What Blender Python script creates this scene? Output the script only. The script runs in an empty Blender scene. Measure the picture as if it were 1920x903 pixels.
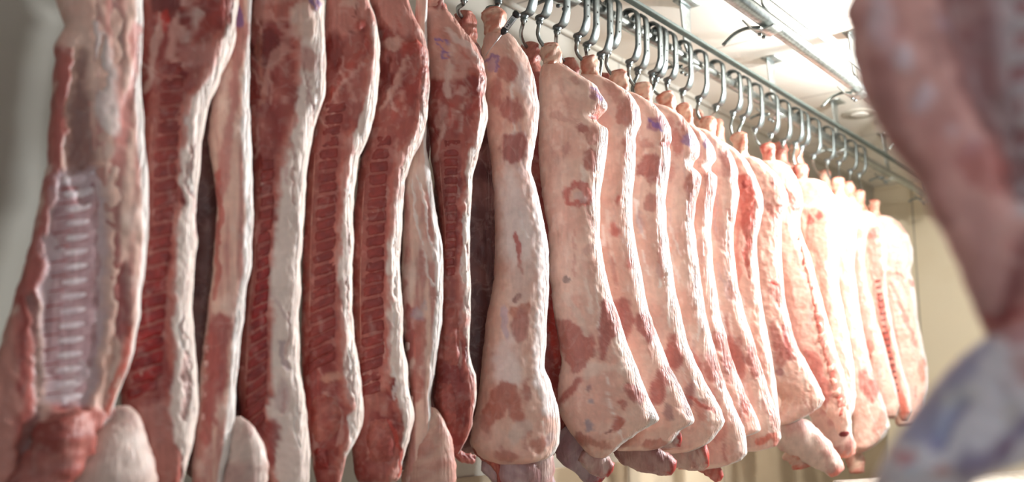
import bpy, math
import numpy as np
from mathutils import Vector, Matrix

# ------------------------------------------------------------------ camera
F = 1800.0                                   # focal length in pixels of the 1920 x 903 frame
PITCH = math.radians(9.1058); YAW = math.radians(38.3059)
CAM = np.array([0.0, 0.0, 1.0])
Fh = np.array([-math.sin(YAW), math.cos(YAW), 0.0]); Rv = np.array([math.cos(YAW), math.sin(YAW), 0.0])
Zv = np.array([0.0, 0.0, 1.0])
FW = Fh*math.cos(PITCH) + Zv*math.sin(PITCH); UPV = -Fh*math.sin(PITCH) + Zv*math.cos(PITCH)
sc = bpy.context.scene
cd = bpy.data.cameras.new('camera'); cam = bpy.data.objects.new('camera', cd); sc.collection.objects.link(cam)
cd.sensor_width = 36.0; cd.lens = 36.0*F/1920.0; cd.clip_start = 0.05; cd.clip_end = 60
cam.matrix_world = Matrix(((Rv[0], UPV[0], -FW[0], CAM[0]), (Rv[1], UPV[1], -FW[1], CAM[1]), (Rv[2], UPV[2], -FW[2], CAM[2]), (0, 0, 0, 1)))
cd.dof.use_dof = True; cd.dof.focus_distance = 3.5; cd.dof.aperture_fstop = 1.3
sc.camera = cam

# ------------------------------------------------------------------ light and exposure
sc.view_settings.view_transform = 'Standard'; sc.view_settings.look = 'None'
sc.view_settings.gamma = 1.0; sc.view_settings.use_curve_mapping = False
sc.view_settings.exposure = 0.0
w = bpy.data.worlds.new('world'); sc.world = w; w.use_nodes = True
bg = w.node_tree.nodes['Background']; bg.inputs[0].default_value = (0.86, 0.93, 1.0, 1); bg.inputs[1].default_value = 0.32

def lamp(name, kind, loc, energy, color, size=0.2, aim=None):
    l = bpy.data.lights.new(name, kind); l.energy = energy; l.color = color
    o = bpy.data.objects.new(name, l); sc.collection.objects.link(o); o.location = loc
    if kind == 'AREA':
        l.size = size
    else:
        l.shadow_soft_size = size
    if aim is not None:
        o.rotation_euler = (Vector(aim) - Vector(loc)).to_track_quat('-Z', 'Y').to_euler()
    return o
key = lamp('aisle_spot_lamp', 'SPOT', (0.55, 6.4, 2.55), 1250, (0.93, 0.97, 1.0), 0.10, aim=(-2.0, 2.2, 1.5))
key.data.spot_size = math.radians(100); key.data.spot_blend = 0.5
lamp('foreground_fill', 'POINT', (0.75, -0.1, 1.75), 22, (0.93, 0.96, 1.0), 0.15)  # added fill beside the camera, brightens the foreground half
lamp('ceiling_tube_lamp', 'POINT', (-0.85, 4.9, 2.50), 270, (1.0, 0.97, 0.92), 0.08)

# ------------------------------------------------------------------ numeric helpers
XR = -2.0417; XB = -2.24; RAIL_Z = 2.60; XW = -2.72; YEND = 8.75; ZC = 2.86

def ray(px, py):
    px = np.asarray(px, float); py = np.asarray(py, float)
    return FW + Rv*((px-960.0)/F)[..., None] + UPV*((451.5-py)/F)[..., None]
def at_x(px, py, X):
    d = ray(px, py); return CAM + d*(X/d[..., 0])[..., None]
def at_depth(px, py, dep):
    return CAM + ray(px, py)*dep

def _h(ix, iy, iz, seed):
    h = (ix*73856093) ^ (iy*19349663) ^ (iz*83492791) ^ (seed*2654435)
    h = (h ^ (h >> 13)) & 0x7fffffff
    h = (h*1274126177) & 0x7fffffff
    h = (h ^ (h >> 16)) & 0xffff
    return h/65535.0
def vnoise(x, y, z, seed=0):
    x, y, z = np.broadcast_arrays(np.asarray(x, float), np.asarray(y, float), np.asarray(z, float))
    ix = np.floor(x).astype(np.int64); iy = np.floor(y).astype(np.int64); iz = np.floor(z).astype(np.int64)
    fx = x-ix; fy = y-iy; fz = z-iz
    fx = fx*fx*(3-2*fx); fy = fy*fy*(3-2*fy); fz = fz*fz*(3-2*fz)
    r = 0
    for dx in (0, 1):
        for dy in (0, 1):
            for dz in (0, 1):
                wgt = (fx if dx else 1-fx)*(fy if dy else 1-fy)*(fz if dz else 1-fz)
                r = r + wgt*_h(ix+dx, iy+dy, iz+dz, seed)
    return r*2-1
def fbm(x, y, z=0.0, seed=0, octs=4):
    r = 0; a = 1.0; f = 1.0; t = 0
    for k in range(octs):
        r = r + a*vnoise(x*f, y*f, np.asarray(z)*f + 7.3*k, seed+k*17); t += a; a *= .5; f *= 2.03
    return r/t*1.5
def lin(c):
    c = np.asarray(c, float)/255.0
    return np.where(c <= .04045, c/12.92, ((c+.055)/1.055)**2.4)
def sstep(a, b, x):
    t = np.clip((x-a)/(b-a), 0, 1); return t*t*(3-2*t)

# ------------------------------------------------------------------ object helpers
def thing(name, label, cat, loc=(0, 0, 0), group=None):
    o = bpy.data.objects.new(name, None); sc.collection.objects.link(o); o.location = loc
    o.empty_display_size = .05
    o['label'] = label; o['category'] = cat
    if group: o['group'] = group
    return o
def mesh_obj(name, V, faces, mat, parent=None, col=None, smooth=True):
    V = np.asarray(V, float)
    if parent is not None:
        p = parent; off = np.zeros(3)
        while p is not None:
            off = off + np.array(p.location); p = p.parent
        V = V - off
    me = bpy.data.meshes.new(name); me.from_pydata(V.tolist(), [], faces)
    if smooth: me.polygons.foreach_set('use_smooth', np.ones(len(me.polygons), bool))
    if col is not None:
        a = me.attributes.new('Col', 'FLOAT_COLOR', 'POINT'); a.data.foreach_set('color', np.asarray(col, np.float32).ravel())
    me.materials.append(mat); me.update()
    o = bpy.data.objects.new(name, me); sc.collection.objects.link(o)
    if parent is not None: o.parent = parent
    return o
def struct(o):
    o['kind'] = 'structure'; return o
def grid_faces(nv, nu, closed):
    f = []
    for i in range(nv-1):
        for j in range(nu if closed else nu-1):
            k = (j+1) % nu
            f.append((i*nu+j, i*nu+k, (i+1)*nu+k, (i+1)*nu+j))
    return f

class MB:                                   # collects shapes for one mesh
    def __init__(s): s.v = []; s.f = []
    def add(s, V, Fc):
        n = len(s.v); s.v += [tuple(map(float, p)) for p in V]; s.f += [tuple(i+n for i in q) for q in Fc]
    def box(s, c, d, M=None, bev=0.0):
        c = np.array(c, float); hx, hy, hz = [q/2 for q in d]
        b = min(bev, hx*.9, hy*.9, hz*.9)
        if b <= 0:
            P = [(x, y, z) for x in (-hx, hx) for y in (-hy, hy) for z in (-hz, hz)]
            Q = [(0, 1, 3, 2), (4, 6, 7, 5), (0, 4, 5, 1), (2, 3, 7, 6), (0, 2, 6, 4), (1, 5, 7, 3)]
        else:
            ring = lambda ax, ay: [(-ax, -ay+0), (ax, -ay), (ax, ay), (-ax, ay)]
            lv = [(-hz, b), (-hz+b, 0), (hz-b, 0), (hz, b)]
            P = []; Q = []
            for z, ins in lv:
                ax, ay = hx-ins, hy-ins
                cb = b*.7
                P += [(-ax+cb, -ay, z), (ax-cb, -ay, z), (ax, -ay+cb, z), (ax, ay-cb, z), (ax-cb, ay, z), (-ax+cb, ay, z), (-ax, ay-cb, z), (-ax, -ay+cb, z)]
            Q = grid_faces(4, 8, True) + [tuple(range(7, -1, -1)), tuple(range(24, 32))]
        P = np.array(P)
        if M is not None: P = P @ np.array(M).T
        s.add(P + c, Q)
    def tube(s, pts, rad, n=10, flat=None):
        pts = [np.array(p, float) for p in pts]; m = len(pts); V = []
        if np.isscalar(rad): rad = [rad]*m
        prev = None
        for i in range(m):
            t = pts[min(i+1, m-1)] - pts[max(i-1, 0)]; t = t/np.linalg.norm(t)
            if prev is None:
                a = np.array((0, 0, 1.)) if abs(t[2]) < .9 else np.array((1., 0, 0))
            else: a = prev
            u = a - t*np.dot(a, t); u /= np.linalg.norm(u); v = np.cross(t, u); prev = u
            for k in range(n):
                an = 2*math.pi*k/n; V.append(pts[i] + (u*math.cos(an) + v*math.sin(an))*rad[i])
        s.add(V, grid_faces(m, n, True) + [tuple(range(n-1, -1, -1)), tuple(range((m-1)*n, m*n))])
    def ribbon(s, pts, wdir, wid, th):        # flat bar swept along pts, rounded edges
        pts = [np.array(p, float) for p in pts]; m = len(pts); V = []; wdir = np.array(wdir, float)
        prof = [(-.5, -.28), (-.42, -.5), (.42, -.5), (.5, -.28), (.5, .28), (.42, .5), (-.42, .5), (-.5, .28)]
        for i in range(m):
            t = pts[min(i+1, m-1)] - pts[max(i-1, 0)]; t /= np.linalg.norm(t)
            nn = np.cross(wdir, t); nn /= np.linalg.norm(nn)
            for (a, b) in prof: V.append(pts[i] + wdir*a*wid[i] + nn*b*th[i])
        s.add(V, grid_faces(m, 8, True) + [tuple(range(7, -1, -1)), tuple(range((m-1)*8, m*8))])
    def lathe(s, c, axis, prof, n=20):
        axis = np.array(axis, float); axis /= np.linalg.norm(axis)
        a = np.array((0, 0, 1.)) if abs(axis[2]) < .9 else np.array((1., 0, 0))
        u = a - axis*np.dot(a, axis); u /= np.linalg.norm(u); v = np.cross(axis, u); V = []
        for (r, h) in prof:
            for k in range(n):
                an = 2*math.pi*k/n; V.append(np.array(c) + axis*h + (u*math.cos(an) + v*math.sin(an))*r)
        m = len(prof)
        s.add(V, grid_faces(m, n, True) + [tuple(range(n-1, -1, -1)), tuple(range((m-1)*n, m*n))])
    def build(s, name, mat, parent=None, smooth=True):
        return mesh_obj(name, s.v, s.f, mat, parent, None, smooth)
def spline(pts, n=8):
    P = [np.array(p, float) for p in pts]; P = [2*P[0]-P[1]] + P + [2*P[-1]-P[-2]]; out = []
    for i in range(1, len(P)-2):
        for k in range(n):
            t = k/n
            out.append(.5*((2*P[i]) + (P[i+1]-P[i-1])*t + (2*P[i-1]-5*P[i]+4*P[i+1]-P[i+2])*t*t + (3*P[i]-P[i-1]-3*P[i+1]+P[i+2])*t**3))
    out.append(P[-2]); return out

# ------------------------------------------------------------------ materials
def new_mat(name):
    m = bpy.data.materials.new(name); m.use_nodes = True; nt = m.node_tree
    return m, nt, nt.nodes['Principled BSDF']
def N(nt, t, **kw):
    n = nt.nodes.new(t)
    for k, v in kw.items(): setattr(n, k, v)
    return n
def mat_flesh(name, rough, bump, streak, sss=0.0, film=.18):
    m, nt, b = new_mat(name); L = nt.links.new
    at = N(nt, 'ShaderNodeAttribute'); at.attribute_name = 'Col'
    tc = N(nt, 'ShaderNodeTexCoord')
    n1 = N(nt, 'ShaderNodeTexNoise'); n1.inputs['Scale'].default_value = 38; n1.inputs['Detail'].default_value = 6
    L(tc.outputs['Object'], n1.inputs['Vector'])
    mp = N(nt, 'ShaderNodeMapping'); mp.inputs['Scale'].default_value = (110, 110, 16); L(tc.outputs['Object'], mp.inputs['Vector'])
    n2 = N(nt, 'ShaderNodeTexNoise'); n2.inputs['Scale'].default_value = 1.0; n2.inputs['Detail'].default_value = 4; L(mp.outputs[0], n2.inputs['Vector'])
    r = N(nt, 'ShaderNodeMapRange'); r.inputs['From Min'].default_value = .3; r.inputs['From Max'].default_value = .7
    r.inputs['To Min'].default_value = .92; r.inputs['To Max'].default_value = 1.06; L(n1.outputs['Fac'], r.inputs['Value'])
    mx = N(nt, 'ShaderNodeMix', data_type='RGBA', blend_type='MULTIPLY'); mx.inputs[0].default_value = 1
    L(at.outputs['Color'], mx.inputs[6]); L(r.outputs[0], mx.inputs[7]); L(mx.outputs[2], b.inputs['Base Color'])
    r2 = N(nt, 'ShaderNodeMapRange'); r2.inputs['To Min'].default_value = rough-.12; r2.inputs['To Max'].default_value = rough+.18
    L(n1.outputs['Fac'], r2.inputs['Value']); L(r2.outputs[0], b.inputs['Roughness'])
    ad = N(nt, 'ShaderNodeMath', operation='MULTIPLY_ADD'); L(n2.outputs['Fac'], ad.inputs[0]); ad.inputs[1].default_value = streak; L(n1.outputs['Fac'], ad.inputs[2])
    bp = N(nt, 'ShaderNodeBump'); bp.inputs['Strength'].default_value = bump; bp.inputs['Distance'].default_value = .006
    L(ad.outputs[0], bp.inputs['Height'])
    # stringy fat along the cut edge (alpha of the colour attribute)
    mp2 = N(nt, 'ShaderNodeMapping'); mp2.inputs['Scale'].default_value = (75, 75, 9); L(tc.outputs['Object'], mp2.inputs['Vector'])
    n3 = N(nt, 'ShaderNodeTexNoise'); n3.inputs['Scale'].default_value = 1.0; n3.inputs['Detail'].default_value = 5; n3.inputs['Distortion'].default_value = .8; L(mp2.outputs[0], n3.inputs['Vector'])
    b2 = N(nt, 'ShaderNodeBump'); b2.inputs['Distance'].default_value = .03
    L(at.outputs['Alpha'], b2.inputs['Strength']); L(n3.outputs['Fac'], b2.inputs['Height']); L(bp.outputs[0], b2.inputs['Normal']); L(b2.outputs[0], b.inputs['Normal'])
    # thin pale film broken over the surface
    n4 = N(nt, 'ShaderNodeTexNoise'); n4.inputs['Scale'].default_value = 21; n4.inputs['Detail'].default_value = 7; n4.inputs['Distortion'].default_value = 1.4; L(tc.outputs['Object'], n4.inputs['Vector'])
    r4 = N(nt, 'ShaderNodeMapRange'); r4.inputs['From Min'].default_value = .52; r4.inputs['From Max'].default_value = .72; r4.inputs['To Max'].default_value = film; L(n4.outputs['Fac'], r4.inputs['Value'])
    mf = N(nt, 'ShaderNodeMix', data_type='RGBA'); L(r4.outputs[0], mf.inputs[0]); L(mx.outputs[2], mf.inputs[6]); mf.inputs[7].default_value = (*lin((232, 206, 196)), 1)
    L(mf.outputs[2], b.inputs['Base Color'])
    b.inputs['Specular IOR Level'].default_value = .5
    if sss:
        b.inputs['Subsurface Weight'].default_value = sss
        b.inputs['Subsurface Radius'].default_value = (1.0, .25, .15); b.inputs['Subsurface Scale'].default_value = .012
    return m
M_flesh = mat_flesh('pork_flesh', .42, .22, .5, .12)
M_lean = mat_flesh('lean_meat', .38, .3, .3, 0.0, .16)

def mat_metal(name, col, rough, metal=1.0, var=.25):
    m, nt, b = new_mat(name); L = nt.links.new
    tc = N(nt, 'ShaderNodeTexCoord'); n1 = N(nt, 'ShaderNodeTexNoise'); n1.inputs['Scale'].default_value = 45; n1.inputs['Detail'].default_value = 5
    L(tc.outputs['Object'], n1.inputs['Vector'])
    cr = N(nt, 'ShaderNodeValToRGB'); c = lin(col)
    cr.color_ramp.elements[0].position = .3; cr.color_ramp.elements[1].position = .7
    cr.color_ramp.elements[0].color = (*(c*(1-var)), 1); cr.color_ramp.elements[1].color = (*np.minimum(c*(1+var), 1), 1)
    L(n1.outputs['Fac'], cr.inputs[0]); L(cr.outputs[0], b.inputs['Base Color'])
    b.inputs['Metallic'].default_value = metal; b.inputs['Roughness'].default_value = rough
    bp = N(nt, 'ShaderNodeBump'); bp.inputs['Strength'].default_value = .12; bp.inputs['Distance'].default_value = .003
    L(n1.outputs['Fac'], bp.inputs['Height']); L(bp.outputs[0], b.inputs['Normal'])
    return m
M_cast = mat_metal('galvanised_cast_steel', (120, 128, 128), .38, .8)
M_rod = mat_metal('steel_rod', (128, 134, 130), .35, .85)
M_rail = mat_metal('galvanised_rail', (165, 172, 170), .33, .85)
M_beam = mat_metal('grey_beam_paint', (112, 128, 126), .5, .3, .12)
M_black = mat_metal('black_plastic', (34, 34, 38), .4, 0.0, .1)
M_label = mat_metal('pale_label', (190, 196, 200), .5, 0.0, .05)
M_lcd = mat_metal('lcd_glass', (120, 136, 138), .25, 0.0, .04)
M_probe = mat_metal('probe_steel', (225, 222, 222), .3, .4, .03)
M_hole = mat_metal('dark_hole', (24, 26, 26), .7, 0.0, .1)

def mat_panel(name, col, seam_axis, seam, stain):
    m, nt, b = new_mat(name); L = nt.links.new; c = lin(col)
    tc = N(nt, 'ShaderNodeTexCoord'); n1 = N(nt, 'ShaderNodeTexNoise'); n1.inputs['Scale'].default_value = 1.6; n1.inputs['Detail'].default_value = 6
    L(tc.outputs['Object'], n1.inputs['Vector'])
    cr = N(nt, 'ShaderNodeValToRGB'); cr.color_ramp.elements[0].position = .34; cr.color_ramp.elements[1].position = .52
    cr.color_ramp.elements[0].color = (*(c*np.array(stain)), 1); cr.color_ramp.elements[1].color = (*c, 1)
    L(n1.outputs['Fac'], cr.inputs[0])
    sx = N(nt, 'ShaderNodeSeparateXYZ'); L(tc.outputs['Object'], sx.inputs[0])
    dv = N(nt, 'ShaderNodeMath', operation='DIVIDE'); L(sx.outputs[seam_axis], dv.inputs[0]); dv.inputs[1].default_value = seam
    fr = N(nt, 'ShaderNodeMath', operation='FRACT'); L(dv.outputs[0], fr.inputs[0])
    lt = N(nt, 'ShaderNodeMath', operation='LESS_THAN'); L(fr.outputs[0], lt.inputs[0]); lt.inputs[1].default_value = .012
    mx = N(nt, 'ShaderNodeMix', data_type='RGBA'); L(lt.outputs[0], mx.inputs[0]); L(cr.outputs[0], mx.inputs[6]); mx.inputs[7].default_value = (*(c*.55), 1)
    L(mx.outputs[2], b.inputs['Base Color']); b.inputs['Roughness'].default_value = .55
    return m
M_ceil = mat_panel('ceiling_panels', (236, 233, 226), 1, 1.15, (.93, .9, .86))
M_wall = mat_panel('white_wall_panels', (186, 182, 171), 1, 1.1, (.95, .94, .9))
M_end = mat_panel('beige_wall_panels', (236, 223, 196), 0, 1.2, (.95, .93, .9))
M_wall_shade = mat_panel('lower_wall_shade', (168, 152, 128), 1, 1.1, (.9, .88, .86))  # beige-brown tone holds the shade of the lower wall
def mat_floor(name, c1, c2, scale, rough):
    m, nt, b = new_mat(name); L = nt.links.new
    tc = N(nt, 'ShaderNodeTexCoord'); n1 = N(nt, 'ShaderNodeTexNoise'); n1.inputs['Scale'].default_value = scale; n1.inputs['Detail'].default_value = 8
    L(tc.outputs['Object'], n1.inputs['Vector'])
    cr = N(nt, 'ShaderNodeValToRGB'); cr.color_ramp.elements[0].position = .35; cr.color_ramp.elements[1].position = .65
    cr.color_ramp.elements[0].color = (*lin(c1), 1); cr.color_ramp.elements[1].color = (*lin(c2), 1)
    L(n1.outputs['Fac'], cr.inputs[0]); L(cr.outputs[0], b.inputs['Base Color']); b.inputs['Roughness'].default_value = rough
    bp = N(nt, 'ShaderNodeBump'); bp.inputs['Strength'].default_value = .4; bp.inputs['Distance'].default_value = .01
    L(n1.outputs['Fac'], bp.inputs['Height']); L(bp.outputs[0], b.inputs['Normal'])
    return m
M_floor = mat_floor('wet_concrete', (120, 112, 102), (165, 157, 146), 9, .35)
M_table = mat_floor('scuffed_steel_top', (120, 114, 106), (196, 188, 178), 26, .3)

# ------------------------------------------------------------------ the room
def slab(name, lo, hi, mat):
    lo = np.array(lo, float); hi = np.array(hi, float); b = MB(); b.box((lo+hi)/2, hi-lo)
    return struct(b.build(name, mat, None, False))
slab('floor', (XW-.1, -1.5, -.1), (3.2, YEND+.1, 0), M_floor)
slab('ceiling', (XW-.1, -1.5, ZC), (3.2, YEND+.1, ZC+.1), M_ceil)
slab('wall_left', (XW-.1, -1.5, 0), (XW, YEND+.1, ZC), M_wall)
slab('wall_end', (XW, YEND, 0), (3.2, YEND+.1, ZC), M_end)
t_ = MB(); t_.box(((XW+.008), 3.6, .33), (.016, 10.1, .66), None, .004); struct(t_.build('wall_shade_band', M_wall_shade, None, False))  # added band, its darker colour stands for shade below the carcasses
t_ = MB(); t_.box(((XW+.012), 3.6, ZC-.014), (.024, 10.1, .028), None, .006); struct(t_.build('trim_1', M_wall, None, False))
t_ = MB(); t_.box(((XW+3.2)/2, YEND-.012, ZC-.014), (5.9, .024, .028), None, .006); struct(t_.build('trim_2', M_end, None, False))

# overhead rails ---------------------------------------------------------------
def rail(X, y0, y1, tube_r, label, brackets, rod_len, wide):
    r = thing('overhead_rail', label, 'rail', (X, (y0+y1)/2, RAIL_Z))
    b = MB(); b.tube([(X, y0, RAIL_Z-.035), (X, y1, RAIL_Z-.035)], tube_r, 18); b.build('track_tube', M_rail, r)
    b = MB(); b.box((X+.06*wide, (y0+y1)/2, RAIL_Z+.034), (.03, y1-y0, .010), None, .003); b.box((X+.077*wide, (y0+y1)/2, RAIL_Z+.036), (.006, y1-y0, .016 if wide == 1 else .06), None, .002)
    b.build('flange', M_beam if wide == 1 else M_rail, r, False)
    for yb in brackets:
        k = MB()
        k.ribbon([(X-.02, yb, ZC-.001), (X-.02, yb, ZC-.03), (X-.012, yb, RAIL_Z+.04), (X, yb, RAIL_Z-.005)], (0, 1, 0), [.12, .1, .07, .06], [.01]*4)
        k.ribbon([(X-.05, yb, ZC-.004), (X+.03, yb, ZC-.004)], (0, 1, 0), [.13]*2, [.008]*2)
        k.ribbon([(X-.085, yb-.03, RAIL_Z-.03), (X-.05, yb-.03, RAIL_Z-.075), (X, yb-.03, RAIL_Z-.095), (X+.05, yb-.03, RAIL_Z-.08)], (0, 1, 0), [.09]*4, [.008]*4)
        br = k.build('bracket', M_rail, r)
        q = MB()
        for dy in (-.025, .025): q.lathe((X-.02, yb-.03+dy*.8, RAIL_Z-.098), (.1, 0, -1), [(.009, 0), (.009, .008), (.004, .011)], 8)
        q.build('bolt', M_cast, br)
        q = MB(); q.tube(spline([(X-.03, yb-.02, RAIL_Z-.06), (X-.08, yb-.05, RAIL_Z-.062), (X-.12, yb-.08, RAIL_Z-.085), (X-.16, yb-.11, RAIL_Z-.135)][:rod_len], 5), .008, 8)
        q.build('stop_rod', M_rod, br)
    return r
rail(XR, -.8, YEND, .026, 'grey overhead rail carrying the long row of hook hangers', [2.95, 3.95, 4.95, 5.95, 6.95, 7.9], 3, 1)
rail(-1.55, 1.2, YEND, .034, 'empty galvanised overhead rail nearer the aisle, with brackets and bent rods', [3.72, 4.85, 5.95, 7.1], 4, .8)
rail(-.28, -.8, YEND, .026, 'overhead rail above the blurred foreground carcass', [.4, 1.9, 3.4], 3, 1)

t = thing('ceiling_plate', 'round white plate on the ceiling beside the empty rail', 'ceiling plate', (0, 0, 0))
cpos = CAM + ray(1612, 212)*((ZC-1.0)/ray(1612, 212)[2]); t.location = cpos
b = MB(); b.lathe(cpos, (0, 0, -1), [(.115, 0), (.115, .005), (.105, .009), (.05, .010)], 32); b.build('rim', M_wall, t)
b = MB(); b.lathe(cpos + np.array((0, 0, -.008)), (0, 0, -1), [(.06, 0), (.06, .004), (.05, .008), (.02, .009)], 28); b.build('boss', M_ceil, t)

# hook hangers -----------------------------------------------------------------
def hanger(px, py, label, n_seed, X=XR, rod=1, to=None, tilt=0.0):
    P = at_x(px, py, X); Y = float(P[1]); rs = np.random.RandomState(n_seed)
    r = thing('hook_hanger', label, 'hook', (X, Y, RAIL_Z), 'hook hangers on the long rail')
    A = lambda x, y, z: (X+x, Y+y + tilt*z, RAIL_Z+z)
    zl = min(-.13, float(P[2]) - RAIL_Z)
    k = MB(); k.lathe(A(-.028, 0, .004), (1, 0, 0), [(.012, -.012), (.033, -.012), (.026, 0), (.033, .012), (.012, .014)], 18); k.build('roller', M_cast, r)
    pts = spline([A(-.03, 0, .02), A(-.005, 0, .036), A(.03, 0, .026), A(.043, 0, -.01), A(.043, 0, zl*.55), A(.041, 0, zl*.82), A(.024, 0, zl-.006), A(-.004, 0, zl-.012)], 5)
    m = len(pts); wid = [.037 + .008*math.exp(-((i/m-.78)/.12)**2) for i in range(m)]; th = [.0115]*m
    k = MB(); k.ribbon(pts, (0, 1, 0), wid, th); bar = k.build('hanger_bar', M_cast, r)
    k = MB()
    for zz in (.45, .7): k.lathe(A(.0485, 0, zl*zz), (1, 0, 0), [(.004, 0), (.004, .0015)], 8)
    k.build('hole_disc', M_hole, bar)  # dark discs stand for the shaded holes in the bar
    k = MB(); k.lathe(A(-.004, 0, zl-.006), (0, 0, -1), [(.015, 0), (.018, .006), (.018, .012), (.011, .018), (.014, .022), (.012, .032)], 14); k.build('swivel', M_cast, r)
    d = CAM - np.array(A(0, 0, 0)); d[2] = 0; d /= np.linalg.norm(d); er = np.array((-d[1], d[0], 0))
    S = np.array(A(-.004, 0, zl-.03))
    o = lambda a, b_, c: S + er*a + d*b_ + Zv*c
    if to is not None:
        T = np.array(to, float); v = T - S; ln = np.linalg.norm(v)
        pts = [o(0, 0, .01), o(-.003, 0, -.015), S + v*.42 - er*.022, S + v*.72 - er*.022, T - er*.006, T + er*.022 - d*.006 + Zv*-.004, T + er*.034 - d*.012 + Zv*.014]
    elif rod: pts = [o(0, 0, .01), o(-.003, 0, -.015), o(-.020, 0, -.05), o(-.024, .003, -.08), o(-.014, .006, -.112), o(.004, .004, -.13), o(.02, -.01, -.125)]
    else: pts = [o(0, 0, .01), o(.001, 0, -.03), o(-.006, 0, -.07), o(-.005, -.004, -.105), o(.008, -.014, -.125), o(.02, -.03, -.12), o(.024, -.04, -.1)]
    P_ = spline(pts, 6); k = MB(); k.tube(P_, [.0078]*(len(P_)-6) + [.007, .006, .005, .004, .003, .0015], 9); k.build('hook', M_rod, r)
    return r
HANG = [(984, 22, 1), (1013, 27, 1), (1046, 45, -1), (1084, 61, 1), (1102, 77, 1), (1128, 95, 0), (1146, 88, 1), (1181, 110, 1), (1197, 124, 1), (1223, 131, 1), (1235, 142, 1), (1252, 144, 0), (1281, 164, 1), (1311, 178, 1),
        (1343, 193, 0), (1375, 205, 0), (1393, 214, 1), (1416, 236, 1), (1446, 246, 1), (1469, 259, 0), (1492, 263, 0), (1504, 269, 1), (1526, 286, 1), (1552, 296, 1), (1574, 297, 0), (1595, 316, 1), (1612, 322, 0)]
ORD = ['first', 'second', 'third', 'fourth', 'fifth', 'sixth', 'seventh', 'eighth', 'ninth', 'tenth', 'eleventh', 'twelfth', 'thirteenth', 'fourteenth', 'fifteenth', 'sixteenth', 'seventeenth', 'eighteenth', 'nineteenth', 'twentieth', 'twenty-first', 'twenty-second', 'twenty-third', 'twenty-fourth', 'twenty-fifth', 'twenty-sixth']
HOOKED = {0: (994, 92, XB), 1: (1030, 93, XR), 2: (1064, 118, XB), 3: (1102, 118, XR), 4: (1130, 148, XB), 6: (1156, 145, XR), 7: (1201, 168, XR), 9: (1246, 184, XR), 11: (1278, 206, XR), 12: (1302, 216, XB), 13: (1323, 230, XR), 14: (1340, 236, XB), 15: (1383, 262, XR), 17: (1438, 280, XR), 18: (1456, 278, XB), 19: (1486, 282, XB), 20: (1499, 318, XR), 22: (1542, 330, XB), 23: (1569, 345, XR), 24: (1589, 352, XR), 25: (1609, 368, XR), 26: (1637, 387, XR)}
for i, (hx, hy, rod) in enumerate(HANG):
    lab = 'grey steel hook hanger on the long rail, ' + ('last one before the end wall' if i == len(HANG)-1 else ORD[i] + ' full hanger from the left')
    hanger(hx, hy, lab, i, rod=max(rod, 0), to=(at_x(*HOOKED[i]) if i in HOOKED else None), tilt=(.1 if i in (6, 10) else 0))

# ------------------------------------------------------------------ flesh builders
class Plane:
    def __init__(s, px, X=None, depth=None, pyref=451.0, turn=0.0):
        s.P0 = at_x(px, pyref, X) if depth is None else at_depth(px, pyref, depth)
        n = CAM - s.P0; n[2] = 0; n = n/np.linalg.norm(n); a = math.radians(turn); s.en = n*math.cos(a) + np.array((-n[1], n[0], 0.0))*math.sin(a); s.er = np.array((-s.en[1], s.en[0], 0.0))
        s.dep = float(np.dot(s.P0 - CAM, FW)); s.m = s.dep/F           # metres per pixel
        s.num = float(np.dot(s.P0 - CAM, s.en))
    def map(s, px, py):
        d = ray(px, py); k = s.num/(d @ s.en); return CAM + d*k[..., None]
    def y_of_z(s, z, px):
        ys = np.linspace(-2500, 1600, 4101); Z = s.map(np.full_like(ys, px), ys)[:, 2]
        return float(np.interp(-z, -Z, ys))

def smooth1(a, k):
    if k < 1: return a
    ker = np.exp(-np.linspace(-2, 2, 2*k+1)**2); ker /= ker.sum()
    return np.convolve(np.pad(a, k, mode='edge'), ker, 'valid')

# masks in the coordinates of the hanging plane
def E(cx, cy, rx, ry, ang=0.0, soft=.35, nz=.45):
    a = math.radians(ang)
    def f(px, py, n1, n2):
        u = (px-cx)*math.cos(a) + (py-cy)*math.sin(a); v = -(px-cx)*math.sin(a) + (py-cy)*math.cos(a)
        d = np.sqrt((u/rx)**2 + (v/ry)**2) + n1*nz + n2*.12
        return 1 - sstep(1-soft, 1+soft*.4, d)
    return f
def S(pts, wd, nz=.5, soft=.5):
    P = np.array(pts, float)
    def f(px, py, n1, n2):
        best = np.full(px.shape, 1e9); 
        for i in range(len(P)-1):
            ax, ay = P[i]; bx, by = P[i+1]; dx, dy = bx-ax, by-ay; q = dx*dx+dy*dy+1e-9
            t = np.clip(((px-ax)*dx + (py-ay)*dy)/q, 0, 1)
            best = np.minimum(best, np.hypot(px-ax-t*dx, py-ay-t*dy))
        d = best/wd + n1*nz
        return 1 - sstep(1-soft, 1+soft*.5, d)
    return f
def PG(pts, soft=5.0, nz=7.0):
    P = np.array(pts, float)
    def f(px, py, n1, n2):
        best = np.full(px.shape, 1e9); ins = np.zeros(px.shape, bool); n = len(P)
        for i in range(n):
            ax, ay = P[i]; bx, by = P[(i+1) % n]; dx, dy = bx-ax, by-ay; q = dx*dx+dy*dy+1e-9
            t = np.clip(((px-ax)*dx + (py-ay)*dy)/q, 0, 1)
            best = np.minimum(best, np.hypot(px-ax-t*dx, py-ay-t*dy))
            if abs(dy) > 1e-9:
                c = ((ay > py) != (by > py)) & (px < dx*(py-ay)/dy + ax); ins ^= c
        sd = np.where(ins, best, -best) + n1*nz + n2*nz*.4
        return sstep(-soft, soft, sd)
    return f
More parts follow.
